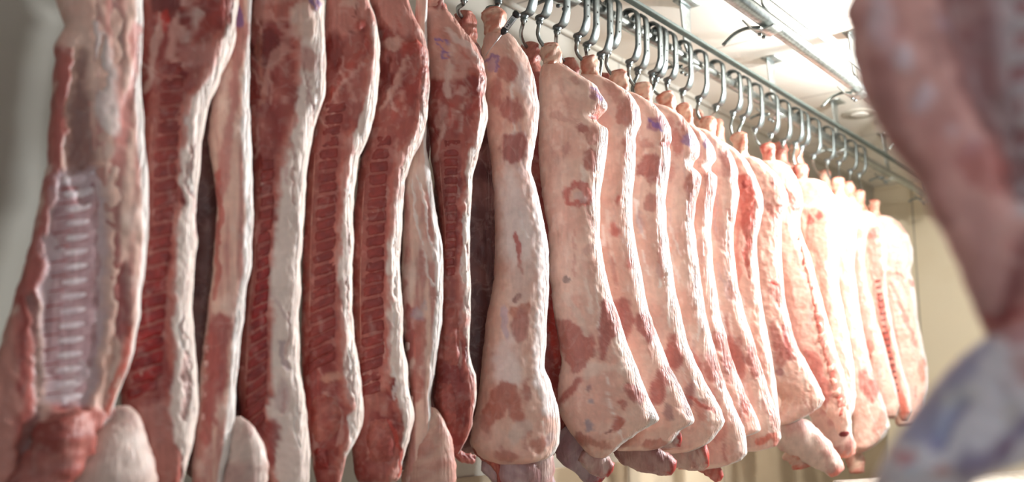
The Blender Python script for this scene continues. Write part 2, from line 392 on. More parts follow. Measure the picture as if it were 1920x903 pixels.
def B(rows, soft=4.0, nz=4.0):
    R_ = np.array(rows, float)
    def f(px, py, n1, n2):
        xl = np.interp(py, R_[:, 0], R_[:, 1]); xr = np.interp(py, R_[:, 0], R_[:, 2])
        k = sstep(-soft, soft, px-xl+n1*nz)*sstep(-soft, soft, xr-px+n1*nz)
        return k*sstep(R_[0, 0]-6, R_[0, 0]+6, py+n1*8)*(1-sstep(R_[-1, 0]-6, R_[-1, 0]+6, py+n1*8))
    return f

FAT = (228, 190, 174); FATW = (240, 218, 206); FATP = (220, 172, 156); RIM = (234, 224, 219)
LEAN = (176, 102, 92); LEANP = (192, 126, 114); RED = (150, 48, 40); DEEP = (98, 26, 24); PALE = (205, 150, 138); BLOOD = (190, 44, 36)
INK = (112, 84, 160)

class Body:
    def __init__(s, pl, left, right, thick=.08, e=2.5, base='skin', pats=(), seed=0, kb=.85, nv=330, na=120, sm=3, disp=.0035, rim=.8, wob=3.0, shift=0.0):
        s.pl = pl; s.e = e; s.seed = seed; s.pats = pats; s.base = base; s.rim = rim; s.disp = disp; s.shift = shift
        L_ = np.array(left, float); R_ = np.array(right, float)
        y0 = max(L_[0, 0], R_[0, 0]); y1 = min(L_[-1, 0], R_[-1, 0])
        u = np.linspace(0, 1, nv); u = u + .0*np.sin(u); s.y = y0 + (y1-y0)*u
        k = (y1-y0)/nv
        xl = smooth1(np.interp(s.y, L_[:, 0], L_[:, 1]), sm); xr = smooth1(np.interp(s.y, R_[:, 0], R_[:, 1]), sm)
        xr = xr + wob*.6*fbm(s.y*.022, s.y*0+3.1, 0, seed+5, 3) ; xl = xl + wob*.4*fbm(s.y*.02, s.y*0+9.1, 0, seed+6, 3)
        en = np.minimum(np.arange(nv), np.arange(nv)[::-1])/nv
        endk = np.sqrt(np.clip(1 - (1 - np.clip(en/.018, 0, 1))**2, 0.05, 1))
        s.cx = (xl+xr)/2; s.a = np.maximum((xr-xl)/2, 1.0)*(.55+.45*endk)
        bb = np.minimum(thick, kb*s.a*pl.m); s.b = smooth1(bb, 6)*endk
        s.y0, s.y1, s.na, s.nv = y0, y1, na, nv
    def warp(s, px, py):
        q = s.pl.m*1000/2.0; A = .010/s.pl.m
        return (px + A*fbm(px*.05*q, py*.04*q, 1.1, s.seed+201, 3) + A*.35*fbm(px*.22*q, py*.16*q, 2.1, s.seed+202, 2),
                py + A*1.2*fbm(px*.05*q, py*.04*q, 8.1, s.seed+203, 3) + A*.5*fbm(px*.25*q, py*.1*q, 3.1, s.seed+204, 2))
    def relief(s, px, py, n1, n2):
        if any(len(p) > 3 and p[3] for p in s.pats): px, py = s.warp(px, py)
        r = 0.0*px
        for p in s.pats:
            if len(p) > 3 and p[3]: r = r + p[0](px, py, n1, n2)*p[3]
        return r
    def noises(s, px, py):
        q = s.pl.m*1000/2.0
        return fbm(px*.035*q, py*.028*q, s.seed*3.3, s.seed), fbm(px*.13*q, py*.09*q, s.seed*1.7, s.seed+50, 3)
    def surf(s, px, py):
        px = np.asarray(px, float); py = np.asarray(py, float)
        cx = np.interp(py, s.y, s.cx); a = np.interp(py, s.y, s.a); b = np.interp(py, s.y, s.b)
        t = np.clip(np.abs((px-cx)/a), 0, .995); n1, n2 = s.noises(px, py)
        return b*(1-t**s.e)**(1/s.e) + s.relief(px, py, n1, n2) + s.shift
    def color(s, px, py, t, n1, n2, front):
        c = s.base_color(px, py, t, n1, n2)
        wx, wy = s.warp(px, py); q = s.pl.m*1000/2.0
        for p in s.pats:
            k = np.clip(p[0](wx, wy, n1, n2)*p[2], 0, 1)[..., None]
            if s.base == 'skin' and p[1] in (LEAN, LEANP):
                kb = np.clip(k*(1-k)*4, 0, 1)*.35; c = c*(1-kb) + lin(FATW)*kb
            c = c*(1-k) + lin(p[1])*k
        n3 = fbm(px*.02, py*.02, 5.5, s.seed+90)[..., None]; fib = fbm(px*.30*q, py*.03*q, 6.5, s.seed+91, 3)[..., None]
        dark = np.clip(1.2 - c[..., 1:2]*1.6, .15, 1)
        return np.clip(c*(1+.10*n3+.20*fib*dark), 0, 1)
    def base_color(s, px, py, t, n1, n2):
        o = np.ones(px.shape)[..., None]
        if s.base == 'skin':
            k = sstep(-.5, .6, n1)[..., None]; c = lin(FAT)*(1-k) + lin(FATP)*k
            k = sstep(.25, .75, n2)[..., None]*.3; c = c*(1-k) + lin(FATW)*k
        elif s.base == 'lean':
            k = sstep(-.5, .6, n1)[..., None]; c = lin((140, 52, 46))*(1-k) + lin((168, 92, 82))*k
            k = sstep(.3, .8, n2)[..., None]*.35; c = c*(1-k) + lin(PALE)*k
        elif s.base == 'flank':
            q = s.pl.m*1000/2.0; n4 = fbm(px*.12*q, py*.012*q, 2.2, s.seed+31)
            k = sstep(-.4, .5, n4)[..., None]; c = lin(FAT)*(1-k) + lin((196, 138, 128))*k
            k = sstep(.2, .8, n1)[..., None]*.5; c = c*(1-k) + lin(FATW)*k
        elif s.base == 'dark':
            k = sstep(-.5, .6, n1)[..., None]; c = lin((96, 52, 50))*(1-k) + lin((130, 84, 78))*k  # flesh darkened, the shade of the back row put into its colour
        elif s.base == 'mauve':
            k = sstep(-.5, .6, n1)[..., None]; c = lin((222, 166, 158))*(1-k) + lin((200, 140, 134))*k
        else:
            c = o*lin(FAT)
        if s.rim < 1:
            k = sstep(s.rim-.12, s.rim+.06, t + n1*.12)[..., None]; c = c*(1-k) + lin(RIM)*k
        return c*o
    def build(s, name, parent, mat=None):
        ph = np.linspace(0, 2*math.pi, s.na, endpoint=False)
        c, sn = np.cos(ph), np.sin(ph); ex = 2/s.e
        tx = np.sign(c)*np.abs(c)**ex; tn = np.sign(sn)*np.abs(sn)**ex
        px = s.cx[:, None] + s.a[:, None]*tx[None]; py = np.repeat(s.y[:, None], s.na, 1); nn = s.b[:, None]*tn[None]
        n1, n2 = s.noises(px, py + tn[None]*9)
        fr = sstep(.0, .5, tn)[None]*np.ones_like(px)
        W = s.pl.map(px, py)
        dd = s.disp*(n1*.9 + n2*.55) * np.clip(s.a*s.pl.m/.05, .2, 1)[:, None]
        q = s.pl.m*1000/2.0
        fold = fbm(px*.10*q, py*.010*q, 4.4 + tn[None]*1.2, s.seed+77, 3); rimk = sstep(.55, .9, tx)[None]
        dd = dd*(1-.6*rimk) + rimk*fold*.0035; alpha = rimk*.8*np.ones_like(px)
        nn2 = nn + s.relief(px, py, n1, n2)*fr + dd*tn[None] + s.shift
        V = W + s.pl.en*nn2[..., None] + s.pl.er*(dd*tx[None])[..., None]
        col = s.color(px, py, tx[None]*np.ones_like(px), n1, n2, fr)
        V = V.reshape(-1, 3); col = col.reshape(-1, 3); n = s.nv*s.na
        top = V[:s.na].mean(0); bot = V[-s.na:].mean(0)
        V = np.vstack([V, top, bot]); col = np.vstack([col, col[:s.na].mean(0), col[-s.na:].mean(0)])
        f = grid_faces(s.nv, s.na, True)
        f = [q_[::-1] for q_ in f]
        f += [(n, j, (j+1) % s.na) for j in range(s.na)]
        o_ = (s.nv-1)*s.na; f += [(n+1, o_+(j+1) % s.na, o_+j) for j in range(s.na)]
        return mesh_obj(name, V, f, mat or M_flesh, parent, np.hstack([col, np.append(alpha.ravel(), [0, 0])[:, None]]))

def pad(body, name, parent, rows, h, col, col2=None, nu=12, nv=14, slope=0.0, mat=None, sink=.004, pw=4.0, bow=0.0, seed=0, rough=.0):
    R_ = np.array(rows, float); yy = np.linspace(R_[0, 0], R_[-1, 0], nv)
    xl = np.interp(yy, R_[:, 0], R_[:, 1]); xr = np.interp(yy, R_[:, 0], R_[:, 2])
    sx = np.sin(np.linspace(-1, 1, nu)*math.pi/2); sv = np.linspace(-1, 1, nv)
    px = (xl+xr)[:, None]/2 + (xr-xl)[:, None]/2*sx[None]
    py = yy[:, None] + slope*(px-(xl+xr)[:, None]/2) + bow*(1-sx[None]**2)
    # round the corners
    rk = np.sqrt(np.clip(1-np.abs(sv)**6, 0, 1))[:, None]; px = (xl+xr)[:, None]/2 + (px-(xl+xr)[:, None]/2)*(.86+.14*rk)
    n1 = fbm(px*.06, py*.06, seed+.5, seed+3); n2 = fbm(px*.2, py*.2, seed+.1, seed+4, 3)
    hh = (h+sink)*(1-np.abs(sx[None])**pw)*(1-np.abs(sv[:, None])**pw) - sink + rough*n2
    s_ = body.surf(px, py)
    V = body.pl.map(px, py) + body.pl.en*(s_+hh)[..., None]
    back = body.pl.map(px, py) + body.pl.en*(s_-sink-.004)[..., None]
    k = sstep(-.5, .6, n1)[..., None]; c = lin(col)*(1-k) + lin(col2 if col2 is not None else col)*k
    c = np.clip(c*(1+.18*n2[..., None]), 0, 1)
    n = nu*nv; f = grid_faces(nv, nu, False); f = [q[::-1] for q in f] + [tuple(i+n for i in q) for q in f]
    loop = [j for j in range(nu)] + [i*nu+nu-1 for i in range(1, nv)] + [(nv-1)*nu+j for j in range(nu-2, -1, -1)] + [i*nu for i in range(nv-2, 0, -1)]
    f += [(loop[i], loop[(i+1) % len(loop)], loop[(i+1) % len(loop)]+n, loop[i]+n) for i in range(len(loop))]
    V = np.vstack([V.reshape(-1, 3), back.reshape(-1, 3)]); c = np.vstack([c.reshape(-1, 3)]*2)
    return mesh_obj(name, V, f, mat or M_lean, parent, np.hstack([c, np.full((len(c), 1), .12)]))

def limb(pl, name, parent, pts, col, col2, endcol=None, endk=.12, flat=.85, seed=0, n=22, mat=None, startcol=None, lump=.10):
    """tapered limb: pts (px, py, offset towards camera in m, radius px)"""
    P = np.array(spline([np.array(p, float) for p in pts], 9)); m = len(P)
    ctr = pl.map(P[:, 0], P[:, 1]) + pl.en*P[:, 2:3]; rad = np.maximum(P[:, 3], .8)*pl.m
    u = np.linspace(0, 1, m); V = []; cols = []
    ca = np.linspace(0, 2*math.pi, n, endpoint=False)
    en = np.clip(np.minimum(u, 1-u)/.05, 0, 1); rad = rad*np.sqrt(np.clip(1-(1-en)**2, .03, 1))
    for i in range(m):
        t = ctr[min(i+1, m-1)] - ctr[max(i-1, 0)]; t /= np.linalg.norm(t)
        a = np.cross(pl.en, t); a /= np.linalg.norm(a); b = np.cross(t, a)
        nz = fbm(np.cos(ca)*1.3+u[i]*4.0, np.sin(ca)*1.3, u[i]*5, seed+2, 3); nf = fbm(np.cos(ca)*4+u[i]*9, np.sin(ca)*4, u[i]*16, seed+8, 3)
        rr = rad[i]*(1+lump*nz+.05*nf)
        V.append(ctr[i] + a*(np.cos(ca)*rr)[:, None] + b*(np.sin(ca)*rr*flat)[:, None])
        k = sstep(-.3, .5, nz)[:, None]; c = lin(col)*(1-k) + lin(col2)*k
        if endcol is not None:
            k = sstep(1-endk-.06, 1-endk+.04, u[i]+.10*nf)[:, None]; c = c*(1-k) + lin(endcol)*k
        if startcol is not None:
            k = (1-sstep(endk-.04, endk+.06, u[i]+.10*nf))[:, None]; c = c*(1-k) + lin(startcol)*k
        cols.append(np.clip(c*(1+.15*nf[:, None]), 0, 1))
    V = np.vstack(V + [ctr[:1], ctr[-1:]]); cols = np.vstack(cols + [cols[0][:1], cols[-1][:1]])
    f = grid_faces(m, n, True); q = m*n
    f += [(q, (j+1) % n, j) for j in range(n)] + [(q+1, (m-1)*n+j, (m-1)*n+(j+1) % n) for j in range(n)]
    return mesh_obj(name, V, f, mat or M_flesh, parent, np.hstack([cols, np.full((len(cols), 1), .25)]))

def carcass(label, pl, group=None, X=XR):
    loc = np.array(pl.P0); loc[2] = 2.30
    return thing('pork_carcass', label, 'pork carcass', loc, group)

def rows_from(left_fn, right_fn, ys):
    return [(y, left_fn(y), right_fn(y)) for y in ys]

def spine_set(body, root, rows, y0, y1, n, slope0, slope1, seed, lig=.30, h=.0028, hot=None):
    """pale bed with red vertebra blocks cut through the middle"""
    R_ = np.array(rows, float); xl = lambda y: float(np.interp(y, R_[:, 0], R_[:, 1])); xr = lambda y: float(np.interp(y, R_[:, 0], R_[:, 2]))
    bed = pad(body, 'spine', root, [(y, xl(y), xr(y)) for y in np.linspace(y0, y1, 30)], .0012, (166, 92, 80), (142, 66, 58), 14, 90, 0, seed=seed, pw=8)
    step = (y1-y0)/n
    rs = np.random.RandomState(seed)
    for i in range(n):
        u = (i+.5)/n; y = y0 + step*(i+.5); sl = slope0 + (slope1-slope0)*u
        a = xl(y) + (xr(y)-xl(y))*lig*(1-.65*sstep(.45, .9, u)) + rs.uniform(-2, 2); b = xr(y) + rs.uniform(-1.5, 1)
        red = (.0 if hot is None else math.exp(-((u-hot)/.22)**2)); c1 = np.array((146, 52, 44))*(1-red) + np.array((158, 24, 20))*red
        c2 = np.array((128, 44, 38))*(1-red) + np.array((120, 14, 14))*red
        hh = step*rs.uniform(.90, 1.04)
        pad(body, 'vertebra', bed, [(y-hh/2, a, b), (y+hh/2, a, b)], h, c1, c2, 12, 12, sl*1.35, seed=seed*50+i, pw=7, bow=rs.uniform(-2, 2), rough=.0012)
    # the pale cord that runs beside the blocks
    cord = [(y, xl(y) + (xr(y)-xl(y))*(lig-.13), xl(y) + (xr(y)-xl(y))*(lig-.05)) for y in np.linspace(y0, y1, 24)]
    pad(body, 'spinal_cord', bed, cord, .003, (196, 136, 120), (176, 104, 92), 7, 80, 0, seed=seed+9, pw=3)
    return bed
#CARCASSES
# ------------------------------------------------------------------ the carcasses of the front row, left to right
def hook_above(px, pl, label, X=XR, seed=100):
    hanger(px, pl.y_of_z(2.40, px), label, seed, X=X)

# 1: open cavity with ribs ------------------------------------------------------
pl = Plane(185, XR, turn=14)
c1 = carcass('open pork half leftmost in the row, pale ribs and grey wall beside it', pl)
top = pl.y_of_z(2.33, 185)
body = Body(pl,
    [(top, 172), (-270, 160), (-200, 140), (-120, 118), (-20, 104), (20, 118), (40, 126), (62, 118), (80, 106), (110, 108), (160, 102), (200, 100), (300, 92), (380, 76), (450, 62), (520, 44), (600, 16), (680, -8), (760, -25), (850, -40), (940, -50), (1000, -30)],
    [(top, 200), (-270, 210), (-200, 235), (-120, 262), (0, 264), (150, 258), (250, 261), (340, 269), (430, 271), (520, 264), (600, 254), (660, 244), (700, 228), (770, 212), (840, 190), (900, 160), (1000, 110)],
    thick=.05, e=3.0, base='skin', seed=1, kb=.8, nv=340, na=120, rim=.86, wob=1.2, shift=-.012, pats=[
        (B([(95, 100, 128), (200, 98, 122), (300, 90, 112), (400, 72, 92), (520, 40, 74), (640, 0, 58), (760, -30, 56), (1000, -60, 60)], 4, 6), (176, 84, 76), .9, .004),
        (B([(90, 132, 150), (200, 120, 164), (280, 116, 172), (330, 124, 172), (380, 140, 160)], 12, 8), (116, 70, 66), .85, -.014),  # dark patch paints the shade of the hollow into the colour
        (B([(320, 96, 188), (450, 80, 190), (600, 66, 188), (720, 72, 172), (770, 82, 150)], 10, 3), (196, 170, 174), .95, -.010),
        (B([(560, -20, 20), (700, -30, 24), (1000, -60, 20)], 8, 12), (200, 140, 126), .8, 0),
        (S([(36, 560), (28, 740)], 5), RED, .6, 0), (S([(52, 560), (60, 760), (20, 900)], 9), (120, 96, 92), .6, -.006),
        (PG([(85, 765), (150, 760), (210, 775), (170, 830), (120, 860), (60, 930), (20, 960), (60, 850)], 8, 14), (170, 84, 74), .85, .006),
        (S([(78, 770), (90, 830), (40, 900)], 8), BLOOD, .55, 0),
    ])
body.build('side', c1)
cage = pad(body, 'rib_cage', c1, [(325, 108, 178), (400, 94, 186), (520, 80, 188), (640, 70, 186), (720, 74, 170), (770, 84, 148)], .002, (196, 160, 164), (170, 128, 130), 18, 90, seed=3, pw=8)
for i in range(16):
    y = 335 + i*27.2; xl = np.interp(y, [325, 400, 520, 640, 720, 780], [110, 96, 82, 70, 76, 92]); xr = np.interp(y, [325, 400, 520, 640, 720, 780], [176, 186, 188, 184, 168, 142])
    pad(body, 'rib', cage, [(y-13.2, xl-6, xr+4), (y+13.2, xl-6, xr+4)], .0030, (236, 220, 222), (214, 190, 196), 18, 11, -.13, seed=300+i, pw=2.2, mat=M_flesh, bow=4)
    pad(body, 'rib_gap', cage, [(y+19, xl-4, xl+44), (y+22.6, xl-4, xl+44)], .0042, (164, 50, 48), (150, 60, 58), 10, 5, -.13, seed=330+i, pw=3)
fl = Body(pl, [(-60, 140), (0, 150), (60, 158), (120, 154), (200, 156), (240, 162), (300, 168), (380, 184), (450, 194), (520, 190), (580, 196), (650, 200), (720, 196), (790, 172)],
    [(-60, 262), (0, 264), (150, 259), (250, 262), (340, 270), (430, 272), (520, 265), (600, 255), (660, 245), (720, 226), (790, 196)],
    thick=.022, e=2.6, base='flank', seed=12, nv=200, na=64, rim=.74, shift=.018, pats=[
        (S([(250, 60), (240, 140), (222, 250), (205, 330), (200, 420)], 13), (196, 128, 120), .85, -.003),
        (S([(205, 0), (215, 60), (214, 110)], 9), (150, 120, 120), .5, -.004), (S([(182, 80), (178, 170)], 5), (110, 92, 108), .75, -.006),
        (S([(165, 60), (190, 120), (195, 240)], 16, 1.0), (232, 226, 222), .6, .003),
        (S([(222, 520), (218, 580), (214, 620)], 17), (150, 62, 62), .85, -.004), (S([(196, 430), (208, 520), (196, 640), (188, 740)], 12), (176, 96, 90), .7, 0),
        (S([(232, 620), (218, 700), (196, 770)], 8), (196, 84, 66), .8, 0),
    ])
fl.build('flank', c1)
for k, (x, y) in enumerate([(192, 610), (187, 650), (182, 690), (176, 724), (164, 750)]):
    pad(fl, 'rib_cartilage', c1, [(y-14, x-6, x+7), (y+14, x-7, x+6)], .006, (236, 226, 226), (216, 190, 190), 8, 8, seed=340+k, pw=2.5, mat=M_flesh)
limb(pl, 'neck_flesh', c1, [(120, 770, .055, 30), (118, 800, .06, 44), (96, 850, .06, 46), (70, 905, .05, 48), (50, 960, .04, 36)], (176, 106, 96), (150, 70, 62), seed=41, lump=.35)
limb(pl, 'shoulder', c1, [(218, 762, .0, 18), (226, 795, .01, 36), (216, 840, .02, 62), (204, 900, .02, 80), (190, 965, .01, 70), (180, 1030, .0, 40)], (206, 184, 174), (180, 146, 138), seed=42, flat=.6)
hook_above(188, pl, 'hook hanger above the open leftmost half', seed=101)

# generic split carcass seen on the sawn spine ---------------------------------------
def split_side(label, px, left, right, fat, sp, span, nblk, slopes, seed, pats=(), thick=.05, X=XR, kb=.8, hot=None, loin=None, e=3.2, hook=True, lig=.30):
    pl = Plane(px, X); c = carcass(label, pl); top = pl.y_of_z(2.33, px)
    left = [(top, px-16), (top+45, px-24)] + list(left); right = [(top, px+14), (top+45, px+22)] + list(right)
    FB = [(y, xb, 3000) for (y, xb) in fat]
    allp = [(B(FB, 4, 9), (232, 214, 204), .95, .004), (B([(y, xb-9, xb+5) for (y, xb) in fat], 4, 9), (196, 112, 98), .75, .001)] + list(pats)
    rs = np.random.RandomState(seed*31+7); R_ = np.array(right, float); FT = np.array(fat, float)
    for k in range(26):
        y = rs.uniform(-20, 880); xb = np.interp(y, FT[:, 0], FT[:, 1]); wd = np.interp(y, R_[:, 0], R_[:, 1]) - px
        x = xb - rs.uniform(5, 95); ln = rs.uniform(15, 60); a_ = rs.uniform(-.5, .15) if y < 260 else rs.uniform(-.12, .12)
        cc = [PALE, (206, 166, 156), (110, 34, 30), (176, 74, 62)][rs.randint(4)]
        allp.append((S([(x, y), (x-ln*math.sin(a_)*-1.2, y-ln*.6), (x-ln*math.sin(a_)*-2.0, y-ln)], rs.uniform(2, 5)), cc, rs.uniform(.35, .7), rs.choice([0, .0015])))
    for k in range(10):
        y = rs.uniform(100, 880); xb = np.interp(y, FT[:, 0], FT[:, 1]); xr_ = np.interp(y, R_[:, 0], R_[:, 1]); x = xb + (xr_-xb)*rs.uniform(.15, .8); ln = rs.uniform(30, 80)
        allp.append((S([(x, y), (x+rs.uniform(-6, 6), y+ln*.5), (x+rs.uniform(-6, 6), y+ln)], rs.uniform(1.5, 3.5)), [(196, 150, 146), (178, 120, 112), (250, 244, 240)][rs.randint(3)], .55, -.002))
    bd = Body(pl, left, right, thick=thick, e=e, base='lean', seed=seed, kb=kb, nv=340, na=120, rim=.9, pats=allp, wob=4)
    bd.build('side', c)
    if sp: spine_set(bd, c, sp, span[0], span[1], nblk, slopes[0], slopes[1], seed, hot=hot, lig=lig)
    if loin:
        for i, (rows, c1_, c2_) in enumerate(loin): pad(bd, 'neck_muscle', c, rows, .012, c1_, c2_, 22, 34, seed=seed*7+i, pw=2.6, rough=.0015)
    if hook: hook_above(px, pl, 'hook hanger above the ' + label.split(',')[0], X=X, seed=seed+100)
    return c, bd, pl

c2, b2, pl2 = split_side('split pork half second from the left, red spine and smooth white fat edge', 345,
    [(-150, 290), (-60, 272), (0, 268), (100, 262), (200, 264), (300, 266), (400, 268), (500, 248), (600, 236), (700, 224), (760, 226), (800, 245), (850, 268), (903, 284), (960, 300)],
    [(-150, 395), (-80, 432), (0, 447), (20, 446), (70, 443), (110, 427), (150, 411), (200, 390), (280, 379), (330, 374), (400, 368), (500, 365), (560, 360), (620, 362), (700, 368), (760, 370), (820, 365), (880, 350), (930, 335), (960, 330)],
    [(-200, 380), (-80, 420), (0, 430), (60, 422), (100, 404), (150, 382), (200, 354), (260, 344), (330, 338), (400, 334), (460, 326), (540, 322), (600, 320), (660, 325), (730, 318), (760, 316), (820, 325), (903, 340), (960, 345)],
    [(125, 282, 348), (200, 275, 348), (300, 266, 336), (400, 262, 331), (500, 256, 319), (600, 242, 314), (700, 232, 312), (745, 226, 296)], (128, 745), 23, (-.05, -.28), 2, hot=.85,
    pats=[(PG([(262, 770), (300, 745), (330, 800), (335, 880), (300, 900), (275, 850)], 8, 10), (184, 124, 114), .9, .004),
          (S([(330, 50), (325, 110), (335, 125)], 9), PALE, .8, .004), (S([(300, 40), (290, 110), (275, 170)], 8), (200, 160, 148), .7, .003), (S([(375, 40), (350, 90)], 9), (208, 178, 168), .7, .003),
          (S([(410, 30), (385, 60), (352, 95)], 10), (160, 60, 50), .7, 0), (E(375, 110, 35, 32), (196, 132, 122), .7, .004), (E(333, 143, 16, 9), (116, 12, 14), .95, -.004), (E(300, 12, 34, 26), (96, 38, 36), .8, -.006), (E(305, 48, 8, 16), BLOOD, .8, 0),
          (S([(345, 660), (355, 720), (350, 780)], 6), (190, 130, 124), .6, -.004)])

# 3: narrow flank half behind ------------------------------------------------------------
pl = Plane(455, XR); c3 = carcass('narrow pale pork half edge-on between the second and fourth, smooth shoulder below', pl); top = pl.y_of_z(2.33, 455)
b3 = Body(pl, [(top, 440), (-120, 430), (0, 442), (60, 436), (120, 420), (190, 400), (260, 388), (310, 398), (400, 407), (450, 402), (560, 394), (620, 384), (680, 378), (760, 374), (830, 364), (903, 358), (940, 362)],
    [(top, 470), (-120, 476), (0, 470), (150, 468), (280, 470), (400, 475), (500, 471), (560, 461), (640, 450), (700, 445), (790, 440), (850, 430), (940, 410)], thick=.035, e=2.6, base='flank', seed=23, rim=.62, pats=[
        (S([(448, 60), (436, 180), (424, 300), (420, 360)], 13), (196, 130, 122), .85, 0), (S([(410, 320), (414, 420), (400, 560)], 6), (190, 96, 88), .8, 0),
        (S([(415, 600), (410, 660), (395, 780)], 19), (160, 66, 64), .85, -.003), (S([(398, 640), (384, 820)], 12), (176, 88, 80), .8, 0), (S([(446, 15), (452, 50)], 3), INK, .7, 0)])
b3.build('side', c3)
for k, (x, y) in enumerate([(386, 655), (385, 683), (384, 708), (383, 740), (380, 780)]):
    pad(b3, 'rib_cartilage', c3, [(y-9, x-6, x+7), (y+9, x-6, x+7)], .007, (222, 180, 172), (200, 140, 132), 8, 8, seed=360+k, pw=2.5, mat=M_flesh)
limb(pl, 'shoulder', c3, [(436, 782, .0, 12), (452, 815, .0, 28), (462, 860, .0, 36), (458, 905, .0, 40), (450, 960, -.01, 36)], (208, 186, 176), (184, 150, 142), seed=43, flat=.6)
hook_above(455, pl, 'hook hanger above the narrow third half', seed=103)

c4, b4, pl4 = split_side('split pork half fourth from the left, broad ham with purple stamp, tall white fat band', 545,
    [(-70, 495), (0, 472), (100, 468), (180, 464), (250, 468), (330, 472), (400, 472), (470, 469), (560, 457), (640, 449), (720, 446), (790, 452), (830, 470), (870, 486), (903, 494), (960, 505)],
    [(-70, 588), (0, 606), (60, 609), (120, 611), (180, 608), (240, 591), (300, 577), (370, 571), (450, 566), (520, 564), (600, 561), (700, 564), (780, 576), (850, 584), (903, 579), (960, 560)],
    [(-120, 560), (0, 580), (60, 560), (130, 560), (200, 552), (260, 545), (330, 527), (400, 516), (460, 509), (560, 506), (640, 504), (700, 506), (780, 500), (820, 500), (903, 515), (960, 520)],
    [(300, 474, 518), (400, 474, 513), (500, 470, 507), (600, 456, 504), (700, 452, 504), (800, 458, 500)], (305, 800), 22, (-.1, -.55), 4, hot=.55,
    pats=[(PG([(472, 0), (575, -20), (600, 20), (560, 60), (520, 50), (480, 50)], 6, 8), (196, 134, 122), .8, .006), (E(532, 30, 30, 14), (170, 84, 72), .7, 0), (E(572, 58, 24, 34), (216, 184, 170), .85, .006),
          (E(580, 120, 22, 30), (186, 120, 110), .7, 0), (E(500, 105, 26, 40), (110, 26, 24), .8, -.008), (S([(550, 70), (520, 120), (492, 180)], 7), PALE, .6, .003), (S([(488, 60), (492, 200)], 6), (190, 120, 100), .5, 0), (E(540, 195, 14, 70), (150, 70, 62), .7, 0),
          (S([(573, 2), (582, 14), (591, 26)], 3.5), INK, .65, 0), (S([(580, 0), (592, 10), (596, 22)], 2.5), INK, .65, 0), (S([(566, 0), (560, 8)], 2.5), INK, .6, 0),
          (E(510, 830, 16, 55), (150, 52, 48), .85, .004), (E(530, 740, 14, 26), (190, 160, 160), .6, -.003), (S([(528, 640), (538, 690)], 5), (160, 130, 140), .6, -.003), (S([(515, 560), (540, 600)], 5), (180, 150, 150), .5, 0)])

c5, b5, pl5 = split_side('split pork half fifth from the left, round dark muscle bulging at its neck end', 650,
    [(-30, 612), (40, 608), (150, 606), (240, 592), (300, 577), (400, 571), (520, 567), (640, 566), (740, 567), (800, 574), (850, 582), (890, 590), (930, 600)],
    [(-30, 684), (20, 698), (80, 711), (130, 714), (190, 706), (250, 691), (300, 672), (370, 663), (450, 661), (540, 660), (600, 662), (660, 667), (720, 677), (770, 680), (800, 677), (830, 666), (860, 650), (890, 640), (930, 628)],
    [(-60, 660), (30, 690), (110, 700), (170, 686), (230, 672), (300, 650), (360, 642), (430, 635), (520, 633), (600, 636), (660, 640), (700, 642), (760, 655), (800, 650), (930, 640)],
    [(195, 590, 652), (280, 580, 638), (380, 574, 634), (480, 570, 632), (580, 568, 632), (690, 568, 634)], (200, 690), 23, (-.05, -.35), 5,
    loin=[([(738, 588, 632), (770, 578, 642), (800, 578, 640), (828, 588, 626)], (170, 96, 84), (150, 62, 54)), ([(836, 588, 616), (880, 592, 618)], (150, 40, 34), (120, 24, 20))],
    pats=[(PG([(612, 0), (685, 0), (700, 50), (660, 75), (615, 80)], 6, 8), (198, 130, 118), .8, .005), (E(672, 62, 16, 12), (166, 66, 54), .85, .006), (E(655, 20, 20, 14), (210, 170, 156), .7, 0), (E(628, 100, 22, 45), (120, 34, 28), .75, -.006),
          (S([(690, 90), (660, 140), (620, 190)], 8), (176, 76, 64), .7, .003), (S([(682, 130), (640, 170), (605, 215)], 4), PALE, .7, .003), (E(665, 190, 20, 40), (182, 108, 98), .6, 0), (E(610, 600, 26, 34), (140, 80, 80), .5, 0),
          (S([(612, 735), (640, 770), (636, 830)], 5), PALE, .7, .002), (E(625, 705, 22, 9), (206, 150, 130), .7, .002)])

